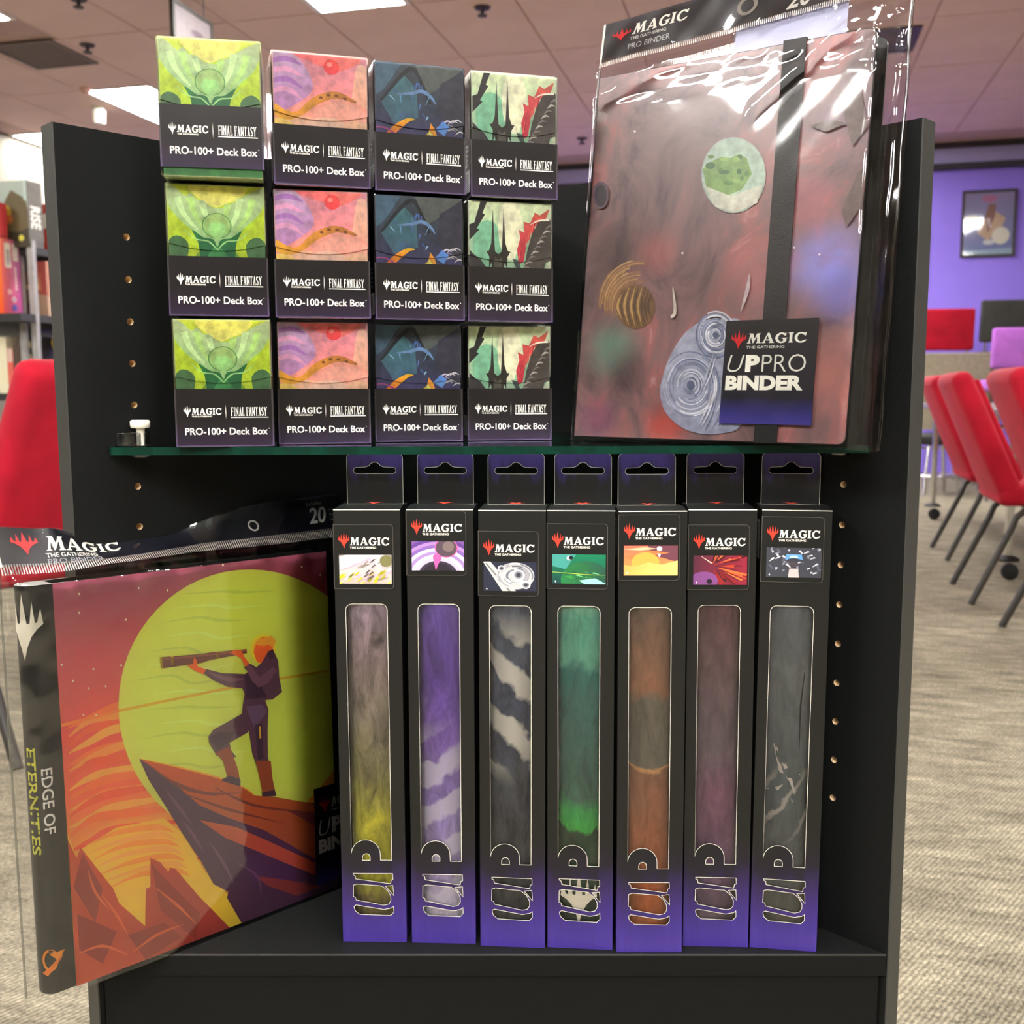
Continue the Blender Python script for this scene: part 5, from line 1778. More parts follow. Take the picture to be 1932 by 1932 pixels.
def bagL(a, c_):
    x = X0 + (X1 - X0) * a
    z = -0.0022 + (ZB + 0.0022) * c_
    e = 0.0
    if x < -0.012:
        q = (-0.012 - x) / (-0.012 - X0)
        e = (LT / 2 + 0.003) * q * q
    elif x > LW + 0.002:
        q = (x - LW - 0.002) / (X1 - LW - 0.002)
        e = (LT / 2 + 0.003) * q
    k_ = 0.00035 + 0.0022 * max(0.0, (c_ - 0.90) / 0.10) ** 1.5 + (0.0012 if x < 0 else 0)
    topin = max(0.0, (z - LH) / 0.014)
    return (x, -0.0030 - 0.0008 + e * (1 - topin) + k_ * wob(x * (1 + 2.2 * (c_ > 0.9)), z * 1.7, 1.0) + topin * (LT * 0.45), z)


bagm = grid_mesh(80, 90, bagL)
bag = bagm.build('clear_bag', M['film'], lbnd)
grid_mesh(8, 8, lambda a, c_: (X0 + (X1 - X0) * a, LT + 0.0012 - 0.010 * (abs(2 * a - 1) > 0.99), -0.0022 + (ZB + 0.0022) * c_)).build('bag_back', M['film'], bag)
# clear rolled rim along the left seam
MB().tube([(X0, LT / 2, z) for z in (-0.002, 0.1, 0.2, ZB)], 0.0008, 6).build('side_seam', M['clear_plastic'], bag)

HH = [(0.0, 0.0275), (0.13, 0.0250), (0.27, 0.0125), (0.40, 0.0150), (0.6, 0.0240), (0.8, 0.029), (1.0, 0.031)]
HB = [(0.0, 0.0005), (0.12, -0.0010), (0.3, -0.0015), (0.6, 0.0015), (1.0, 0.0030)]


def headL(u, v, l=0.0):
    x = X0 + (X1 - X0) * u
    h = interp(HH, u)
    tilt = math.sqrt(max(0.0, 0.034 ** 2 - h * h)) * 0.9
    yy = LT * 0.40 - 0.006 * math.sin(u * 9.0) * (1 - u) + v * tilt - 0.0012 * wob(x, v * 0.03, 4.0) * (u > 0.25)
    return (x, yy - l, ZB + interp(HB, u) + v * h)


hd = grid_mesh(90, 10, lambda a, c_: headL(a, c_)).build('header_card', M['card_head'], lbnd)
P = Print(lambda u, v, l: headL(u, v, 0.0004 + l))
P.k = 1


def stitched(P, n, v0, v1, col, gapcol):
    """heat-sealed seam: fine white ticks"""
    for i in range(n):
        P.shape([((i + 0.1) / n, v0), ((i + 0.62) / n, v0), ((i + 0.62) / n, v1), ((i + 0.1) / n, v1)], col, step=(i == 0))


stitched(P, 170, -0.20, 0.06, (150, 142, 138), None)
P.shape([(0.0, 0.0), (0.006, 0.0), (0.006, 1.0), (0.0, 1.0)], (236, 228, 210))
put_emblem(P, 0.068, 0.60, 0.056, 0.36, (190, 44, 48))
put_word(P, 0.112, 0.305, 0.38, 0.40, (236, 230, 214), 0.1)
P.text('THE GATHERING', 0.108, 0.235, 0.20, 0.32, (226, 222, 210), 0.01)
P.text('PRO BINDER', 0.108, 0.245, 0.02, 0.16, (150, 150, 156), 0.0)
P.shape(circle(0.685, 0.42, 0.016, 0.17, 20), (196, 192, 188), [circle(0.685, 0.42, 0.011, 0.12, 20)[::-1]])
P.text('20', 0.862, 0.925, 0.24, 0.70, (206, 202, 196), 0.02, 0.3)
P.text('Includes', 0.868, 0.918, 0.76, 0.88, (170, 168, 164), 0.0)
for q in range(3):
    P.shape([(0.935, 0.56 - q * 0.14), (0.99, 0.58 - q * 0.14), (0.99, 0.63 - q * 0.14), (0.935, 0.61 - q * 0.14)], (92, 92, 94))
P.build('header_lettering', M['letter'], hd)
grid_mesh(90, 10, lambda a, c_: (lambda p: (p[0], p[1] - 0.0012 - 0.0006 * wob(p[0] * 1.5, p[2] * 1.5, 2.0), p[2]))(headL(a, c_ * 1.04))).build('header_film', M['film'], hd)

# ---- right binder: nebula picture, leaning on the right board upon the glass
RW, RH, RT = 0.2264, 0.2998, 0.0205
mwR = frame((0.0691, -0.2166, 0.4065), -33.36, 6.95, -0.44)
rbnd = make_binder('binder', mwR, 'bagged binder with reddish nebula and planets, leaning on the glass shelf', RW, RH, RT, 0.0, 0.0, 'bagged binders')
k = NT('nebula_print')
b = k.bsdf(0.28, 0, 0.55)
mp = k.coords()
n1 = k.noise(k.coords(scale=(1, 1, 0.7), rot=(0, 0.5, 0)), 19, 9, 0.64, 1.6)
r1 = k.ramp([(0.30, (80, 62, 64)), (0.42, (118, 94, 96)), (0.54, (142, 108, 108)), (0.64, (170, 108, 106)), (0.76, (200, 164, 162))])
k.l(n1, 0, r1, 0)
last, lo = r1, 0
HR = homography([(1083, 823), (1594, 840), (1657, 50), (1130, 147)], [(0, 0), (1, 0), (1, 1), (0, 1)])
n2 = k.noise(k.coords(loc=(3, 1, 2)), 22, 6, 0.7, 0.8)
for (cx_, cy_), rad, colr, st in (((1170, 470), 0.055, (76, 58, 60), 1.4), ((1300, 240), 0.07, (150, 118, 116), 0.9), ((1560, 500), 0.045, (150, 150, 226), 1.5), ((1590, 560), 0.03, (120, 120, 200), 1.3), ((1155, 660), 0.035, (110, 160, 142), 1.3),
                                  ((1180, 700), 0.03, (64, 48, 52), 1.2), ((1540, 700), 0.05, (196, 122, 110), 1.1), ((1260, 800), 0.03, (206, 80, 66), 1.4), ((1130, 790), 0.03, (150, 84, 118), 1.2), ((1520, 380), 0.035, (196, 112, 124), 1.2),
                                  ((1240, 480), 0.03, (180, 104, 100), 1.0), ((1420, 520), 0.04, (206, 130, 130), 1.0), ((1600, 230), 0.045, (150, 120, 136), 1.0), ((1340, 560), 0.05, (112, 88, 86), 1.0)):
    uv_ = hmap(HR, [(cx_, cy_)])[0]
    vd = k.n('ShaderNodeVectorMath', operation='DISTANCE')
    vd.inputs[1].default_value = (uv_[0] * RW, 0, uv_[1] * RH)
    k.l(mp, 0, vd, 0)
    mr = k.n('ShaderNodeMapRange')
    mr.interpolation_type = 'SMOOTHERSTEP'
    mr.inputs['From Min'].default_value = rad
    mr.inputs['From Max'].default_value = 0.0
    k.l(vd, 'Value', mr, 0)
    q = k.n('ShaderNodeMath', operation='MULTIPLY')
    k.l(mr, 0, q, 0)
    k.l(n2, 0, q, 1)
    q2 = k.n('ShaderNodeMath', operation='MULTIPLY')
    q2.inputs[1].default_value = st * 0.95
    q2.use_clamp = True
    k.l(q, 0, q2, 0)
    m2 = k.mix()
    k.l(q2, 0, m2, 0)
    k.l(last, lo, m2, 6)
    m2.inputs[7].default_value = rgba(colr)
    last, lo = m2, 2
k.l(last, lo, b, 'Base Color')
M['nebula'] = k.m
MB().prism(rrect(0.0006, 0.0006, RW - 0.0006, RH - 0.0006, 0.0055, 4, (1, 1, 0, 0)), 0.0, 0.0003, T=lambda p: Vector((p.x, -p.z, p.y))).build('cover_picture', M['nebula'], rbnd)
P = Print(lambda u, v, l: (u * RW, -0.00035 - l, v * RH), rect_clip(0.003, 0.003, 0.997, 0.997))
pr = lambda pts: hmap(HR, pts)
rnd = random.Random(21)
# banded gold swirl
for i in range(34):
    f_ = i / 33
    r0 = 38 + 44 * f_
    a0 = 165 + 20 * f_ + rnd.uniform(-14, 14)
    sp_ = rnd.uniform(60, 130) * (1 - 0.3 * f_)
    P.shape(pr(arc_band(1200 + 10 * f_, 580 - 8 * f_, r0 * 0.95, r0, r0 * 0.95 + 2.2, r0 + 2.6, a0, a0 + sp_, 14)), rnd.choice([(172, 132, 88), (140, 104, 74), (190, 152, 104), (150, 112, 84)]))
P.shape(pr(circle(1200, 580, 37, 42)), (120, 90, 60))
for i in range(10):
    x = 1170 + i * 6.4
    hh = 38 * math.sqrt(max(0.05, 1 - ((x - 1200) / 38) ** 2))
    P.shape(brush(pr([(x + 5, 578 - hh), (x - 4, 578), (x + 4, 580 + hh)]), [0.001, 0.0095, 0.001]), (190, 154, 96) if i % 2 == 0 and i < 7 else (92, 70, 52))
# pale green planet
P.shape(pr(circle(1385, 332, 61, 72, 40)), (170, 176, 170))
P.shape(pr(circle(1385, 332, 59, 70, 40)), lambda u, v: (176, 196, 180))
P.shape(pr([(1327, 320), (1345, 305), (1362, 298), (1380, 300), (1396, 292), (1410, 300), (1420, 330), (1400, 360), (1370, 372), (1335, 362)]), (128, 160, 92))
for i in range(14):
    x, y = rnd.uniform(1335, 1420), rnd.uniform(296, 350)
    P.shape(pr(circle(x, y, rnd.uniform(4, 10), rnd.uniform(3, 7), 8)), rnd.choice([(96, 136, 70), (150, 180, 104), (70, 110, 66)]))
P.shape(pr([(1330, 352), (1380, 372), (1440, 350), (1430, 385), (1390, 402), (1350, 392)]), (206, 206, 190))
# storm planet
egg = [(1402, 612), (1372, 603), (1330, 606), (1295, 628), (1268, 668), (1252, 710), (1247, 745), (1258, 780), (1286, 806), (1320, 818), (1360, 818), (1400, 800), (1420, 700)]
P.shape(smooth(pr(egg)), lambda u, v: (150 + 60 * v, 154 + 60 * v, 176 + 40 * v))
for (cx_, cy_, rr_) in ((1305, 728, 58), (1352, 634, 40)):
    for i in range(30):
        f_ = 1 - i / 30
        a0 = rnd.uniform(0, 360)
        r0 = rr_ * f_ + 3
        P.shape(pr(arc_band(cx_, cy_, r0 * 0.85, r0, r0 * 0.85 + 2.6, r0 + 3.0, a0, a0 + rnd.uniform(90, 220), 16)), rnd.choice([(206, 208, 218), (112, 120, 148), (176, 180, 198), (132, 138, 160), (226, 226, 230)]))
    P.shape(pr(circle(cx_, cy_, rr_ * 0.13, rr_ * 0.16, 12)), (96, 104, 130))
for i in range(16):
    x = rnd.uniform(1330, 1400)
    y = rnd.uniform(680, 790)
    P.shape(brush(pr([(x - 14, y + 30), (x, y), (x + 10, y - 34)]), [0.001, 0.006, 0.001]), rnd.choice([(214, 214, 222), (176, 178, 192), (150, 154, 176)]))
P.shape(pr(circle(1136, 370, 15, 26, 20)), (96, 74, 90))
P.shape(pr(circle(1136, 371, 11, 21, 20)), (40, 32, 44))
P.shape(brush(pr([(1272, 545), (1276, 590), (1268, 600)]), [0.004, 0.012, 0.008]), (206, 200, 186))
P.shape(brush(pr([(1400, 590), (1412, 550), (1416, 520)]), [0.003, 0.014, 0.003]), (190, 176, 180))
for x, y in ((1548, 483), (1636, 126), (1500, 470), (1520, 610), (1200, 250), (1250, 190), (1470, 260), (1290, 480)):
    P.shape(pr(circle(x, y, 2.2, 2.2, 8)), (240, 232, 232), step=False)
for q in ([(1620, 330), (1640, 310), (1650, 360), (1600, 430), (1590, 400)], [(1530, 240), (1570, 228), (1600, 236), (1560, 252)], [(1590, 200), (1625, 170), (1640, 240), (1610, 280)]):
    P.shape(pr(q), (110, 92, 88))
P.build('printed_planets', M['print'], rbnd)
# elastic band
MB().box((RW * 0.700, -0.0030, -0.0006), (RW * 0.778, -0.0018, RH + 0.0006)).box((RW * 0.700, -0.0030, RH + 0.0002), (RW * 0.778, RT + 0.0012, RH + 0.0010)).build('elastic_band', M['black_vinyl'], rbnd)
insert_card(rbnd, RW * 0.575, RH * 0.045, RW * 0.315, RH * 0.262, -0.0034)

RX0, RX1 = -0.0065, RW + 0.0200
RZB = RH + 0.0165
hslope = 0.0130 / 0.19


def rtop(x):
    return RZB + hslope * x


def bagR(a, c_):
    x = RX0 + (RX1 - RX0) * a
    z = -0.0034 + (rtop(x) + 0.0034) * c_
    e = 0.0
    if x > RW + 0.001:
        e = (RT / 2 + 0.006) * min(1.0, (x - RW - 0.001) / 0.012)
    if x < 0:
        e = (RT / 2) * (-x / 0.0065)
    kz = max(0.0, (z - RH * 0.90) / (RH * 0.16))
    k_ = 0.00035 + 0.0016 * kz + (0.0010 if x > RW else 0)
    crease = 0.0022 * max(0.0, 1 - abs((z - RH * 0.97) - 0.35 * (x - 0.03)) / 0.010) + 0.0022 * max(0.0, 1 - abs((z - RH * 0.95) - 0.75 * (x - RW * 0.80)) / 0.008) * (x > RW * 0.6)
    topin = max(0.0, (z - RH) / 0.02)
    return (x, -0.0052 + e * max(0.0, 1 - topin) + k_ * wob(x * (1 + 1.6 * kz), z * (1 + 1.2 * kz), 5.0) - crease + topin * RT * 0.45, z)


bagr = grid_mesh(90, 110, bagR).build('clear_bag', M['film'], rbnd)
grid_mesh(8, 8, lambda a, c_: (RX0 + (RX1 - RX0) * a, RT + 0.0010, -0.0025 + (rtop(RX0 + (RX1 - RX0) * a) + 0.002) * c_)).build('bag_back', M['film'], bagr)
for xx in (RX1, RX0):
    MB().tube([(xx + 0.0006 * math.sin(q * 1.9), RT / 2 + 0.002 if xx > 0 else RT / 2, -0.0022 + (rtop(xx) + 0.0022) * q / 14) for q in range(15)], 0.0011, 8).build('side_seam', M['clear_plastic'], bagr)


def headR(u, v, l=0.0):
    x = RX0 + (RX1 - RX0) * u * 0.97
    return (x, RT * 0.45 + v * 0.004 - l + 0.0012 * wob(x, v * 0.04, 3.0), rtop(x) + v * 0.0345)


hd = grid_mesh(60, 8, lambda a, c_: headR(a, c_)).build('header_card', M['card_head'], rbnd)
P = Print(lambda u, v, l: headR(u, v, 0.0004 + l))
stitched(P, 150, -0.10, 0.02, (226, 214, 206), None)
P.shape([(0.0, 0.0), (0.008, 0.0), (0.008, 1.0), (0.0, 1.0)], (240, 236, 226))
put_emblem(P, 0.075, 0.62, 0.065, 0.19, (200, 36, 44))
put_word(P, 0.115, 0.315, 0.54, 0.26, (236, 232, 220), 0.12)
P.text('THE GATHERING', 0.112, 0.245, 0.40, 0.48, (226, 222, 212), 0.01)
P.text('PRO BINDER', 0.108, 0.262, 0.17, 0.31, (196, 194, 188), 0.0)
P.shape(circle(0.525, 0.44, 0.034, 0.22, 24), (140, 132, 122), [circle(0.525, 0.44, 0.022, 0.145, 24)[::-1]])
P.text('20', 0.655, 0.735, 0.08, 0.52, (206, 200, 190), 0.02, 0.25)
P.text('Includes', 0.66, 0.73, 0.60, 0.72, (170, 168, 164), 0.0)
P.build('header_lettering', M['letter'], hd)
grid_mesh(60, 10, lambda a, c_: (lambda p: (p[0], p[1] - 0.0014 - 0.0007 * wob(p[0] * 1.6, p[2] * 1.6, 7.0), p[2]))(headR(a, c_ * 1.03))).build('header_film', M['film'], hd)
# white sticker on the rear of the bag, seen through the clear top
MB().add([(RW * 0.50, RT * 0.62, RH * 0.985), (RW * 0.885, RT * 0.62, RH * 0.985), (RW * 0.885, RT * 0.66, RH + 0.036), (RW * 0.50, RT * 0.66, RH + 0.036)], [(0, 1, 2, 3)]).build('white_sticker', plain('lavender_sticker', (206, 208, 236), 0.5, vary=0.02), rbnd)

# ------------------------------------------------------------------ chairs and other furniture in the room
FLZ = ZF


def chair_parts(t, fab, metal):
    """stacking chair; local x is forward, origin on the floor below the back of the seat"""
    w0, w1 = 0.225, 0.200
    # backrest: thick padded board leaning backwards, narrower at the top
    lo, hi = Vector((0.02, 0, 0.41)), Vector((-0.19, 0, 0.90))
    d = (hi - lo).normalized()
    n_ = Vector((d.z, 0, -d.x))
    th = 0.045
    c8 = [lo + n_ * (-th) + Vector((0, -w0, 0)), lo + n_ * th + Vector((0, -w0, 0)), lo + n_ * th + Vector((0, w0, 0)), lo + n_ * (-th) + Vector((0, w0, 0)),
          hi + n_ * (-th) + Vector((0, -w1, 0)), hi + n_ * (th * 0.8) + Vector((0, -w1, 0)), hi + n_ * (th * 0.8) + Vector((0, w1, 0)), hi + n_ * (-th) + Vector((0, w1, 0))]
    MB().rbox(c8, 0.035, 4).build('backrest', fab, t)
    pd = MB()
    a, b_ = lo + d * 0.06 + n_ * (th - 0.01), hi - d * 0.05 + n_ * (th * 0.8 - 0.01)
    pd.rbox([a + Vector((0, -w0 + 0.03, 0)), a + n_ * 0.03 + Vector((0, -w0 + 0.03, 0)), a + n_ * 0.03 + Vector((0, w0 - 0.03, 0)), a + Vector((0, w0 - 0.03, 0)),
             b_ + Vector((0, -w1 + 0.03, 0)), b_ + n_ * 0.03 + Vector((0, -w1 + 0.03, 0)), b_ + n_ * 0.03 + Vector((0, w1 - 0.03, 0)), b_ + Vector((0, w1 - 0.03, 0))], 0.012, 3)
    pd.build('back_pad', fab, t)
    MB().rbox([Vector(p) for p in ((-0.035, -0.225, 0.385), (0.40, -0.215, 0.395), (0.40, 0.215, 0.395), (-0.035, 0.225, 0.385), (-0.035, -0.225, 0.47), (0.40, -0.215, 0.475), (0.40, 0.215, 0.475), (-0.035, 0.225, 0.47))], 0.03, 4).build('seat', fab, t)
    for s in (-1, 1):
        y = 0.205 * s
        MB().tube([(0.34, y, 0.378), (0.12, y, 0.378), (0.06, y, 0.370), (0.03, y, 0.345), (0.015, y, 0.30), (-0.12, y * 1.06, 0.0)], 0.013, 10).build('leg', metal, t)
        MB().tube([(0.08, y, 0.376), (0.30, y, 0.376), (0.345, y, 0.365), (0.365, y, 0.33), (0.42, y * 1.03, 0.0)], 0.013, 10).build('leg', metal, t)
    MB().tube([(0.10, -0.205, 0.372), (0.10, 0.205, 0.372)], 0.010, 8).build('stretcher', metal, t)


proto = link('banquet_chair', None)
chair_parts(proto, M['red_fabric'], M['black_metal'])
RA = -TH


def put_chair(mid_rear, ang, label, group='red stacking chairs', src=proto):
    """mid_rear: floor point between the rear feet"""
    t = copy_tree(src)
    t.name = 'banquet_chair'
    f_ = Vector((math.cos(ang), math.sin(ang), 0))
    t.matrix_world = Matrix.Translation(Vector((mid_rear[0], mid_rear[1], FLZ)) + f_ * 0.12) @ Matrix.Rotation(ang, 4, 'Z')
    return tag(t, label, 'chair', group)


c2m = Vector((1.837, 3.070))
c3m = Vector((2.170, 4.111))
put_chair(c2m, RA + 0.0, 'red chair in the middle of the right row, its back turned to the board')
put_chair(c3m, RA + 0.02, 'red chair farthest back in the right row, half behind the black board')
put_chair((1.735 - 0.055, 2.49 - 0.215), RA, 'nearest red chair of the right row, cut by the picture edge')
put_chair((3.36, 3.45), RA + math.pi, 'red chair across the table, seen between the chair backs on the right')
put_chair((3.62, 4.65), RA + math.pi, 'red chair across the table, farther away, behind the middle right chair')
# chair on the left, seen from behind
put_chair((-0.985, 1.30), math.radians(150), 'large red chair back behind the stand on the left edge', 'red stacking chairs')
for ch in list(proto.children_recursive):
    bpy.data.objects.remove(ch)
bpy.data.objects.remove(proto)

# table on castors between the chair rows
t = empty('rolling_table', ROOM @ Matrix.Translation((1.22, 3.70, FLZ)), 'long grey-edged table on castors between the red chairs on the right', 'table')
MB().rbox([Vector(p) for p in ((0, 0, 0.715), (0.74, 0, 0.715), (0.74, 2.42, 0.715), (0, 2.42, 0.715), (0, 0, 0.75), (0.74, 0, 0.75), (0.74, 2.42, 0.75), (0, 2.42, 0.75))], 0.006, 2).build('tabletop', plain('table_grey', (112, 104, 104), 0.5), t)
for v in (0.11, 2.31):
    for u in (0.08, 0.66):
        lg = MB().tube([(u, v, 0.72), (u, v, 0.11)], 0.018, 12).build('leg', M['chrome'], t)
        MB().lathe([(0.05, 0.085), (0.05, 0.095), (0.03, 0.105)], 16, T=Matrix.Translation((u, v, 0))).build('castor_guard', M['black_rubber'], lg)
        MB().lathe([(0.028, -0.014), (0.036, -0.011), (0.036, 0.011), (0.028, 0.014)], 18, T=Matrix.Translation((u + 0.012, v, 0.0365)) @ Matrix.Rotation(math.pi / 2, 4, 'X')).build('castor_wheel', M['black_rubber'], lg)
    MB().tube([(0.08, v, 0.60), (0.66, v, 0.60)], 0.014, 10).build('crossbar', M['chrome'], t)


# bar-height chairs and a grey counter by the far wall
def bar_chair(p, ang, fab, label, ztop, wid, hgt):
    t = empty('bar_chair', Matrix.Translation((p.x, p.y, FLZ)) @ Matrix.Rotation(ang, 4, 'Z'), label, 'chair', 'bar-height chairs by the far wall')
    hw = wid / 2
    zt, zb = ztop, ztop - hgt
    MB().rbox([Vector(q) for q in ((-0.03, -hw, zb), (0.04, -hw, zb), (0.04, hw, zb), (-0.03, hw, zb), (-0.05, -hw, zt), (0.02, -hw, zt), (0.02, hw, zt), (-0.05, hw, zt))], 0.02, 3).build('backrest', fab, t)
    MB().rbox([Vector(q) for q in ((-0.02, -hw, zb - 0.17), (0.40, -hw, zb - 0.17), (0.40, hw, zb - 0.17), (-0.02, hw, zb - 0.17), (-0.02, -hw, zb - 0.08), (0.40, -hw, zb - 0.08), (0.40, hw, zb - 0.08), (-0.02, hw, zb - 0.08))], 0.03, 3).build('seat', fab, t)
    for s in (-1, 1):
        MB().tube([(0.0, s * (hw - 0.05), zb + 0.05), (0.01, s * (hw - 0.05), zb - 0.12), (-0.06, s * hw, 0)], 0.014, 8).build('leg', M['chrome'], t)
        MB().tube([(0.36, s * (hw - 0.05), zb - 0.14), (0.42, s * hw, 0)], 0.014, 8).build('leg', M['chrome'], t)
    MB().tube([(0.40, -hw + 0.01, 0.3), (0.40, hw - 0.01, 0.3)], 0.012, 8).build('footrest', M['chrome'], t)


def floor_below(px_, py_, dep):
    p = at_depth(px_, py_, dep)
    return p


p = floor_below(1782, 600, 9.0)
zt = at_depth(1782, 583, 9.0).z - FLZ
bar_chair(p, math.radians(96) - TH, M['red_fabric'], 'red padded bar chair by the purple wall, above the grey counter', zt, 0.50, 0.36)
p = floor_below(1925, 600, 8.9)
zt = at_depth(1925, 566, 8.9).z - FLZ
bar_chair(p, math.radians(96) - TH, M['dark_fabric'], 'charcoal bar chair by the purple wall, right edge of the picture', zt, 0.66, 0.36)
p = floor_below(1955, 640, 7.6)
zt = at_depth(1940, 618, 7.6).z - FLZ
bar_chair(p, math.radians(96) - TH, M['purple_fabric'], 'purple bar chair in front of the charcoal one', zt, 0.62, 0.30)

p = at_depth(1700, 700, 8.35)
q = at_depth(1868, 700, 8.25)
zc_ = at_depth(1800, 666, 8.3).z - FLZ
ang = math.atan2(q.y - p.y, q.x - p.x)
L_ = (q - p).length
t = empty('counter', Matrix.Translation((p.x, p.y, FLZ)) @ Matrix.Rotation(ang, 4, 'Z'), 'grey-brown counter front with an end board, behind the red chairs', 'counter')
MB().box((0, 0, zc_ - 0.62), (L_, 0.03, zc_ - 0.012)).build('front_panel', plain('counter_grey', (132, 122, 102), 0.6), t)
MB().box((0, -0.004, zc_ - 0.012), (L_, 0.06, zc_)).build('top_rail', plain('counter_rail', (168, 156, 136), 0.5), t)
MB().box((L_ + 0.001, -0.02, 0), (L_ + 0.03, 0.20, zc_ + 0.01)).build('end_board', plain('counter_brown', (96, 78, 66), 0.6), t)
MB().box((L_ + 0.031, -0.05, 0), (L_ + 0.075, 0.0, zc_ + 0.015)).build('end_post', plain('counter_post', (140, 126, 110), 0.6), t)
MB().box((0.02, 0.0, 0), (0.06, 0.04, zc_ - 0.62)).build('leg', M['chrome'], t)

# chrome stool with a black seat, its legs show beside the right board
p = on_z(1752, 935, FLZ)
t = empty('chrome_stool', Matrix.Translation((p.x + 0.1, p.y + 0.15, FLZ)), 'chrome-legged stool with black seat low behind the right board', 'stool')
MB().lathe([(0.17, 0.40), (0.19, 0.42), (0.19, 0.47), (0.16, 0.49)], 24).build('seat', M['black_rubber'], t)
for q in range(4):
    a = math.radians(45 + 90 * q)
    MB().tube([(0.13 * math.cos(a), 0.13 * math.sin(a), 0.41), (0.2 * math.cos(a), 0.2 * math.sin(a), 0.0)], 0.013, 8).build('leg', M['chrome'], t)
rg = [(0.175 * math.cos(2 * math.pi * q / 24), 0.175 * math.sin(2 * math.pi * q / 24), 0.15) for q in range(25)]
MB().tube(rg, 0.009, 8).build('foot_ring', M['chrome'], t)

# ------------------------------------------------------------------ shelving with board games on the left
SD = 5.0
corner = at_depth(66, 600, SD)
SM = Matrix.Translation((corner.x, corner.y, FLZ)) @ Matrix.Rotation(-TH, 4, 'Z')      # local x = room u, y = room v
t = empty('game_shelving', SM, 'black shelving unit with grey posts behind the left chair', 'shelving')


def hz(y_):
    return at_depth(60, y_, SD).z - FLZ


Z1, Z2, Z3 = hz(468), hz(594), hz(742)
for zt in (Z1, Z2, Z3, 0.12):
    MB().box((-1.05, 0.015 if zt != Z2 else -0.115, zt - 0.035), (0.012, 1.25, zt)).build('shelf_board', plain('shelf_black', (46, 46, 48), 0.55), t)
for x, y in ((0.0, 0.0), (-0.100, 0.040), (0.0, 1.25), (-1.03, 0.0), (-1.03, 1.25)):
    MB().box((x - 0.016, y - 0.012, 0), (x + 0.016, y + 0.012, Z1 + 0.03)).build('post', M['steel'], t)
MB().box((-1.0, 1.24, 0.12), (0.0, 1.245, Z1)).build('back_panel', plain('shelf_back', (30, 29, 31), 0.6), t)


def game_box(x, y, z, w_, d_, h_, label, front, side, prints=None, rot=0.0, cat='game box'):
    o = empty('game_box', SM @ Matrix.Translation((x, y, z)) @ Matrix.Rotation(math.radians(rot), 4, 'Z'), label, cat, 'board games on the shelving')
    MB().box((0, 0, 0.0005), (w_, d_, h_ * 0.5)).build('bottom_tray', plain('game_side', [q * 0.9 for q in side], 0.5), o)
    MB().box((-0.0015, -0.0015, h_ * 0.1), (w_ + 0.0015, d_ + 0.0015, h_)).build('lid', plain('game_lid', side, 0.5), o)
    P = Print(lambda u, v, l: (u * w_, -0.0018 - l * 6, v * h_), rect_clip(0, 0, 1, 1))
    P.shape([(0, 0), (1, 0), (1, 1), (0, 1)], front)
    for q in (prints or {}).get('front', []):
        P.shape(q[0], q[1])
    P.build('front_print', M['print_flat'], o)
    sp_ = (prints or {}).get('side')
    if sp_:
        P = Print(lambda u, v, l: (w_ + 0.0018 + l * 6, u * d_, v * h_))
        for q in sp_:
            if q[0] == 'text':
                P.text(*q[1:])
            else:
                P.shape(q[0], q[1])
        P.build('side_print', M['print_flat'], o)
    return o


# big box on the top shelf: hill on a pale sky, dark spine with white letters
game_box(-0.300, -0.02, Z1, 0.31, 0.10, hz(347) - Z1, 'large landscape board game on the top shelf with a dark lettered side', lambda u, v: (150 + 40 * v, 186 + 20 * v, 176 + 20 * v), (104, 100, 92), {
    'front': [([(0.35, 0.2), (0.5, 0.5), (0.62, 0.74), (0.72, 0.86), (0.86, 0.78), (0.97, 0.72), (1, 0.55), (1, 0), (0.3, 0)], (110, 100, 70)),
              ([(0.0, 0), (0.0, 0.4), (0.3, 0.5), (0.45, 0.4), (0.6, 0)], (96, 120, 84)), (circle(0.60, 0.52, 0.10, 0.12), (206, 176, 60)), (circle(0.66, 0.42, 0.06, 0.07), (206, 120, 60)),
              ([(0.4, 0), (0.5, 0.25), (0.8, 0.22), (1, 0.28), (1, 0)], (70, 66, 52)), (circle(0.86, 0.13, 0.05, 0.045), (226, 222, 90)), ([(0.94, 0.7), (1, 0.68), (1, 1), (0.94, 1)], (206, 226, 220))],
    'side': [('text', 'RISE', 0.15, 0.85, 0.28, 0.62, (236, 234, 226), 0.03, 0.0, -90)]})
game_box(-0.085, 0.11, Z1, 0.10, 0.16, 0.22, 'small red and white game behind the landscape game on the top shelf', (190, 70, 56), (196, 196, 190), {'front': [([(0, 0.3), (1, 0.5), (1, 0.8), (0, 0.7)], (236, 232, 222))], 'side': [([(0, 0.05), (1, 0.05), (1, 0.45), (0, 0.5)], (206, 70, 60)), ([(0, 0.75), (1, 0.75), (1, 0.95), (0, 0.95)], (206, 90, 70))]})
game_box(-0.25, -0.107, hz(456), 0.168, 0.05, 0.165, 'small red game lying on the pink box in front of the landscape game', (222, 74, 80), (206, 60, 66), {'front': [([(0.3, 0.1), (0.9, 0.1), (0.9, 0.8), (0.3, 0.8)], (240, 140, 110))]})
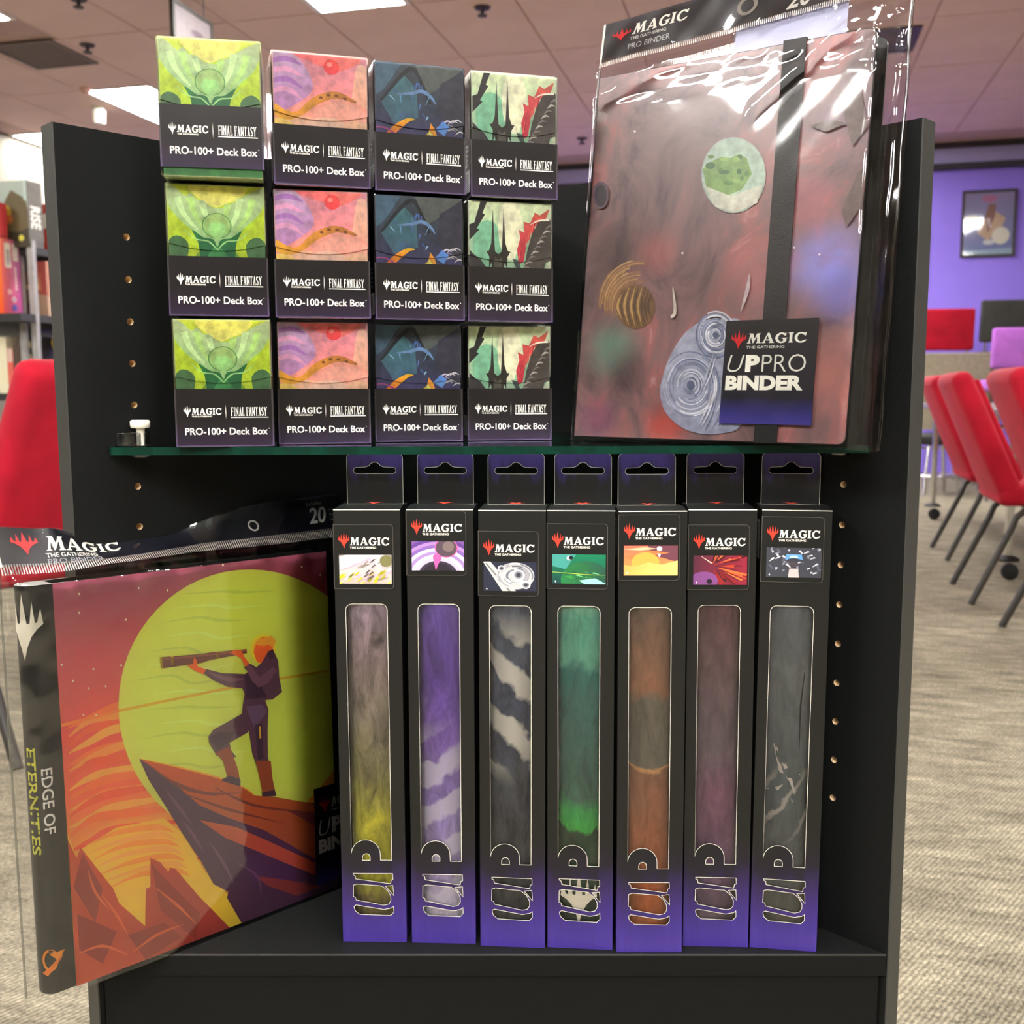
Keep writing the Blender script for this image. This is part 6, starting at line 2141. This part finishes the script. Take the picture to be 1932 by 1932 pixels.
# bright pink-orange box sticking out below
zz = Z2
game_box(-0.255, -0.112, zz, 0.175, 0.124, hz(456) - zz, 'bright pink box with orange front and barcode, sticking out of the shelving', lambda u, v: (246, 150 - 60 * (1 - v), 40), (222, 84, 112), {
    'side': [([(0, 0), (1, 0), (1, 1), (0, 1)], lambda u, v: (236 - 60 * u, 96 - 20 * u + 20 * v, 92 + 60 * u)), (rrect(0.18, 0.62, 0.52, 0.95, 0.03), (246, 238, 220)), (rrect(0.62, 0.72, 0.92, 0.95, 0.03), (246, 232, 220))] + [([(0.26, 0.66 + q * 0.03), (0.46, 0.66 + q * 0.03), (0.46, 0.675 + q * 0.03), (0.26, 0.675 + q * 0.03)], (120, 112, 100)) for q in range(7)] +
             [(circle(0.72, 0.62 - q * 0.045, 0.07, 0.018, 10), (246, 206, 206)) for q in range(7)] + [(circle(0.34, 0.30, 0.12, 0.035), (246, 190, 180)), (circle(0.56, 0.20, 0.10, 0.03), (250, 240, 235)), (circle(0.56, 0.20, 0.06, 0.018), (70, 50, 80)), (rrect(0.44, 0.05, 0.70, 0.13, 0.02), (84, 80, 160))]})
game_box(-0.135, 0.10, Z2, 0.07, 0.20, Z1 - Z2 - 0.10, 'brown game box in the shadow of the middle shelf, between the posts', (128, 96, 74), (92, 40, 48), {'front': [([(0, 0.6), (1, 0.6), (1, 0.7), (0, 0.7)], (206, 170, 120)), ([(0, 0), (1, 0), (1, 0.35), (0, 0.3)], (100, 44, 50))]})
game_box(-0.062, 0.10, Z2, 0.06, 0.20, Z1 - Z2 - 0.055, 'red and tan game box at the right end of the middle shelf', (190, 92, 84), (184, 130, 104), {'front': [([(0, 0), (1, 0), (1, 0.38), (0, 0.42)], (196, 168, 140)), ([(0.1, 0.5), (0.5, 0.45), (0.4, 0.8)], (226, 160, 110))], 'side': [([(0, 0), (1, 0), (1, 0.36), (0, 0.36)], (190, 160, 134)), ([(0.1, 0.5), (0.9, 0.5), (0.9, 0.9), (0.1, 0.9)], (176, 80, 74))]})
game_box(-0.115, 0.06, Z3, 0.045, 0.25, Z2 - Z3 - 0.06, 'black lettered game box on the lower shelf beside the grey post', (34, 34, 38), (40, 40, 42), {'front': [(circle(0.6, 0.75 - q * 0.2, 0.2, 0.06, 10), (222, 200, 150)) for q in range(3)]})
game_box(-0.255, 0.03, Z3, 0.055, 0.25, Z2 - Z3 - 0.10, 'cream book standing on the lower shelf at the picture edge', (236, 228, 196), (226, 214, 180), None, 0.0, 'book')
game_box(-0.195, 0.03, Z3, 0.030, 0.25, 0.22, 'red and white book standing beside the cream one on the lower shelf', (222, 190, 176), (206, 60, 54), {'front': [([(0, 0.2), (1, 0.2), (1, 0.7), (0, 0.7)], (226, 110, 96))]}, 0.0, 'book')
game_box(-0.158, 0.03, Z3, 0.035, 0.25, 0.24, 'dark brown book on the lower shelf near the grey posts', (88, 72, 64), (76, 62, 56), None, 0.0, 'book')
o = empty('yellow_figurine', SM @ Matrix.Translation((-0.012, 0.20, Z3)), 'round yellow toy on the lower shelf beside the grey post', 'toy')
ym = plain('yellow_plastic', (222, 180, 36), 0.35)
MB().lathe([(0.012, 0.20), (0.04, 0.22), (0.05, 0.255), (0.04, 0.29), (0.012, 0.305)], 20).build('head', ym, o)
MB().lathe([(0.045, 0.0), (0.04, 0.10), (0.03, 0.195), (0.014, 0.205)], 20).build('body', ym, o)
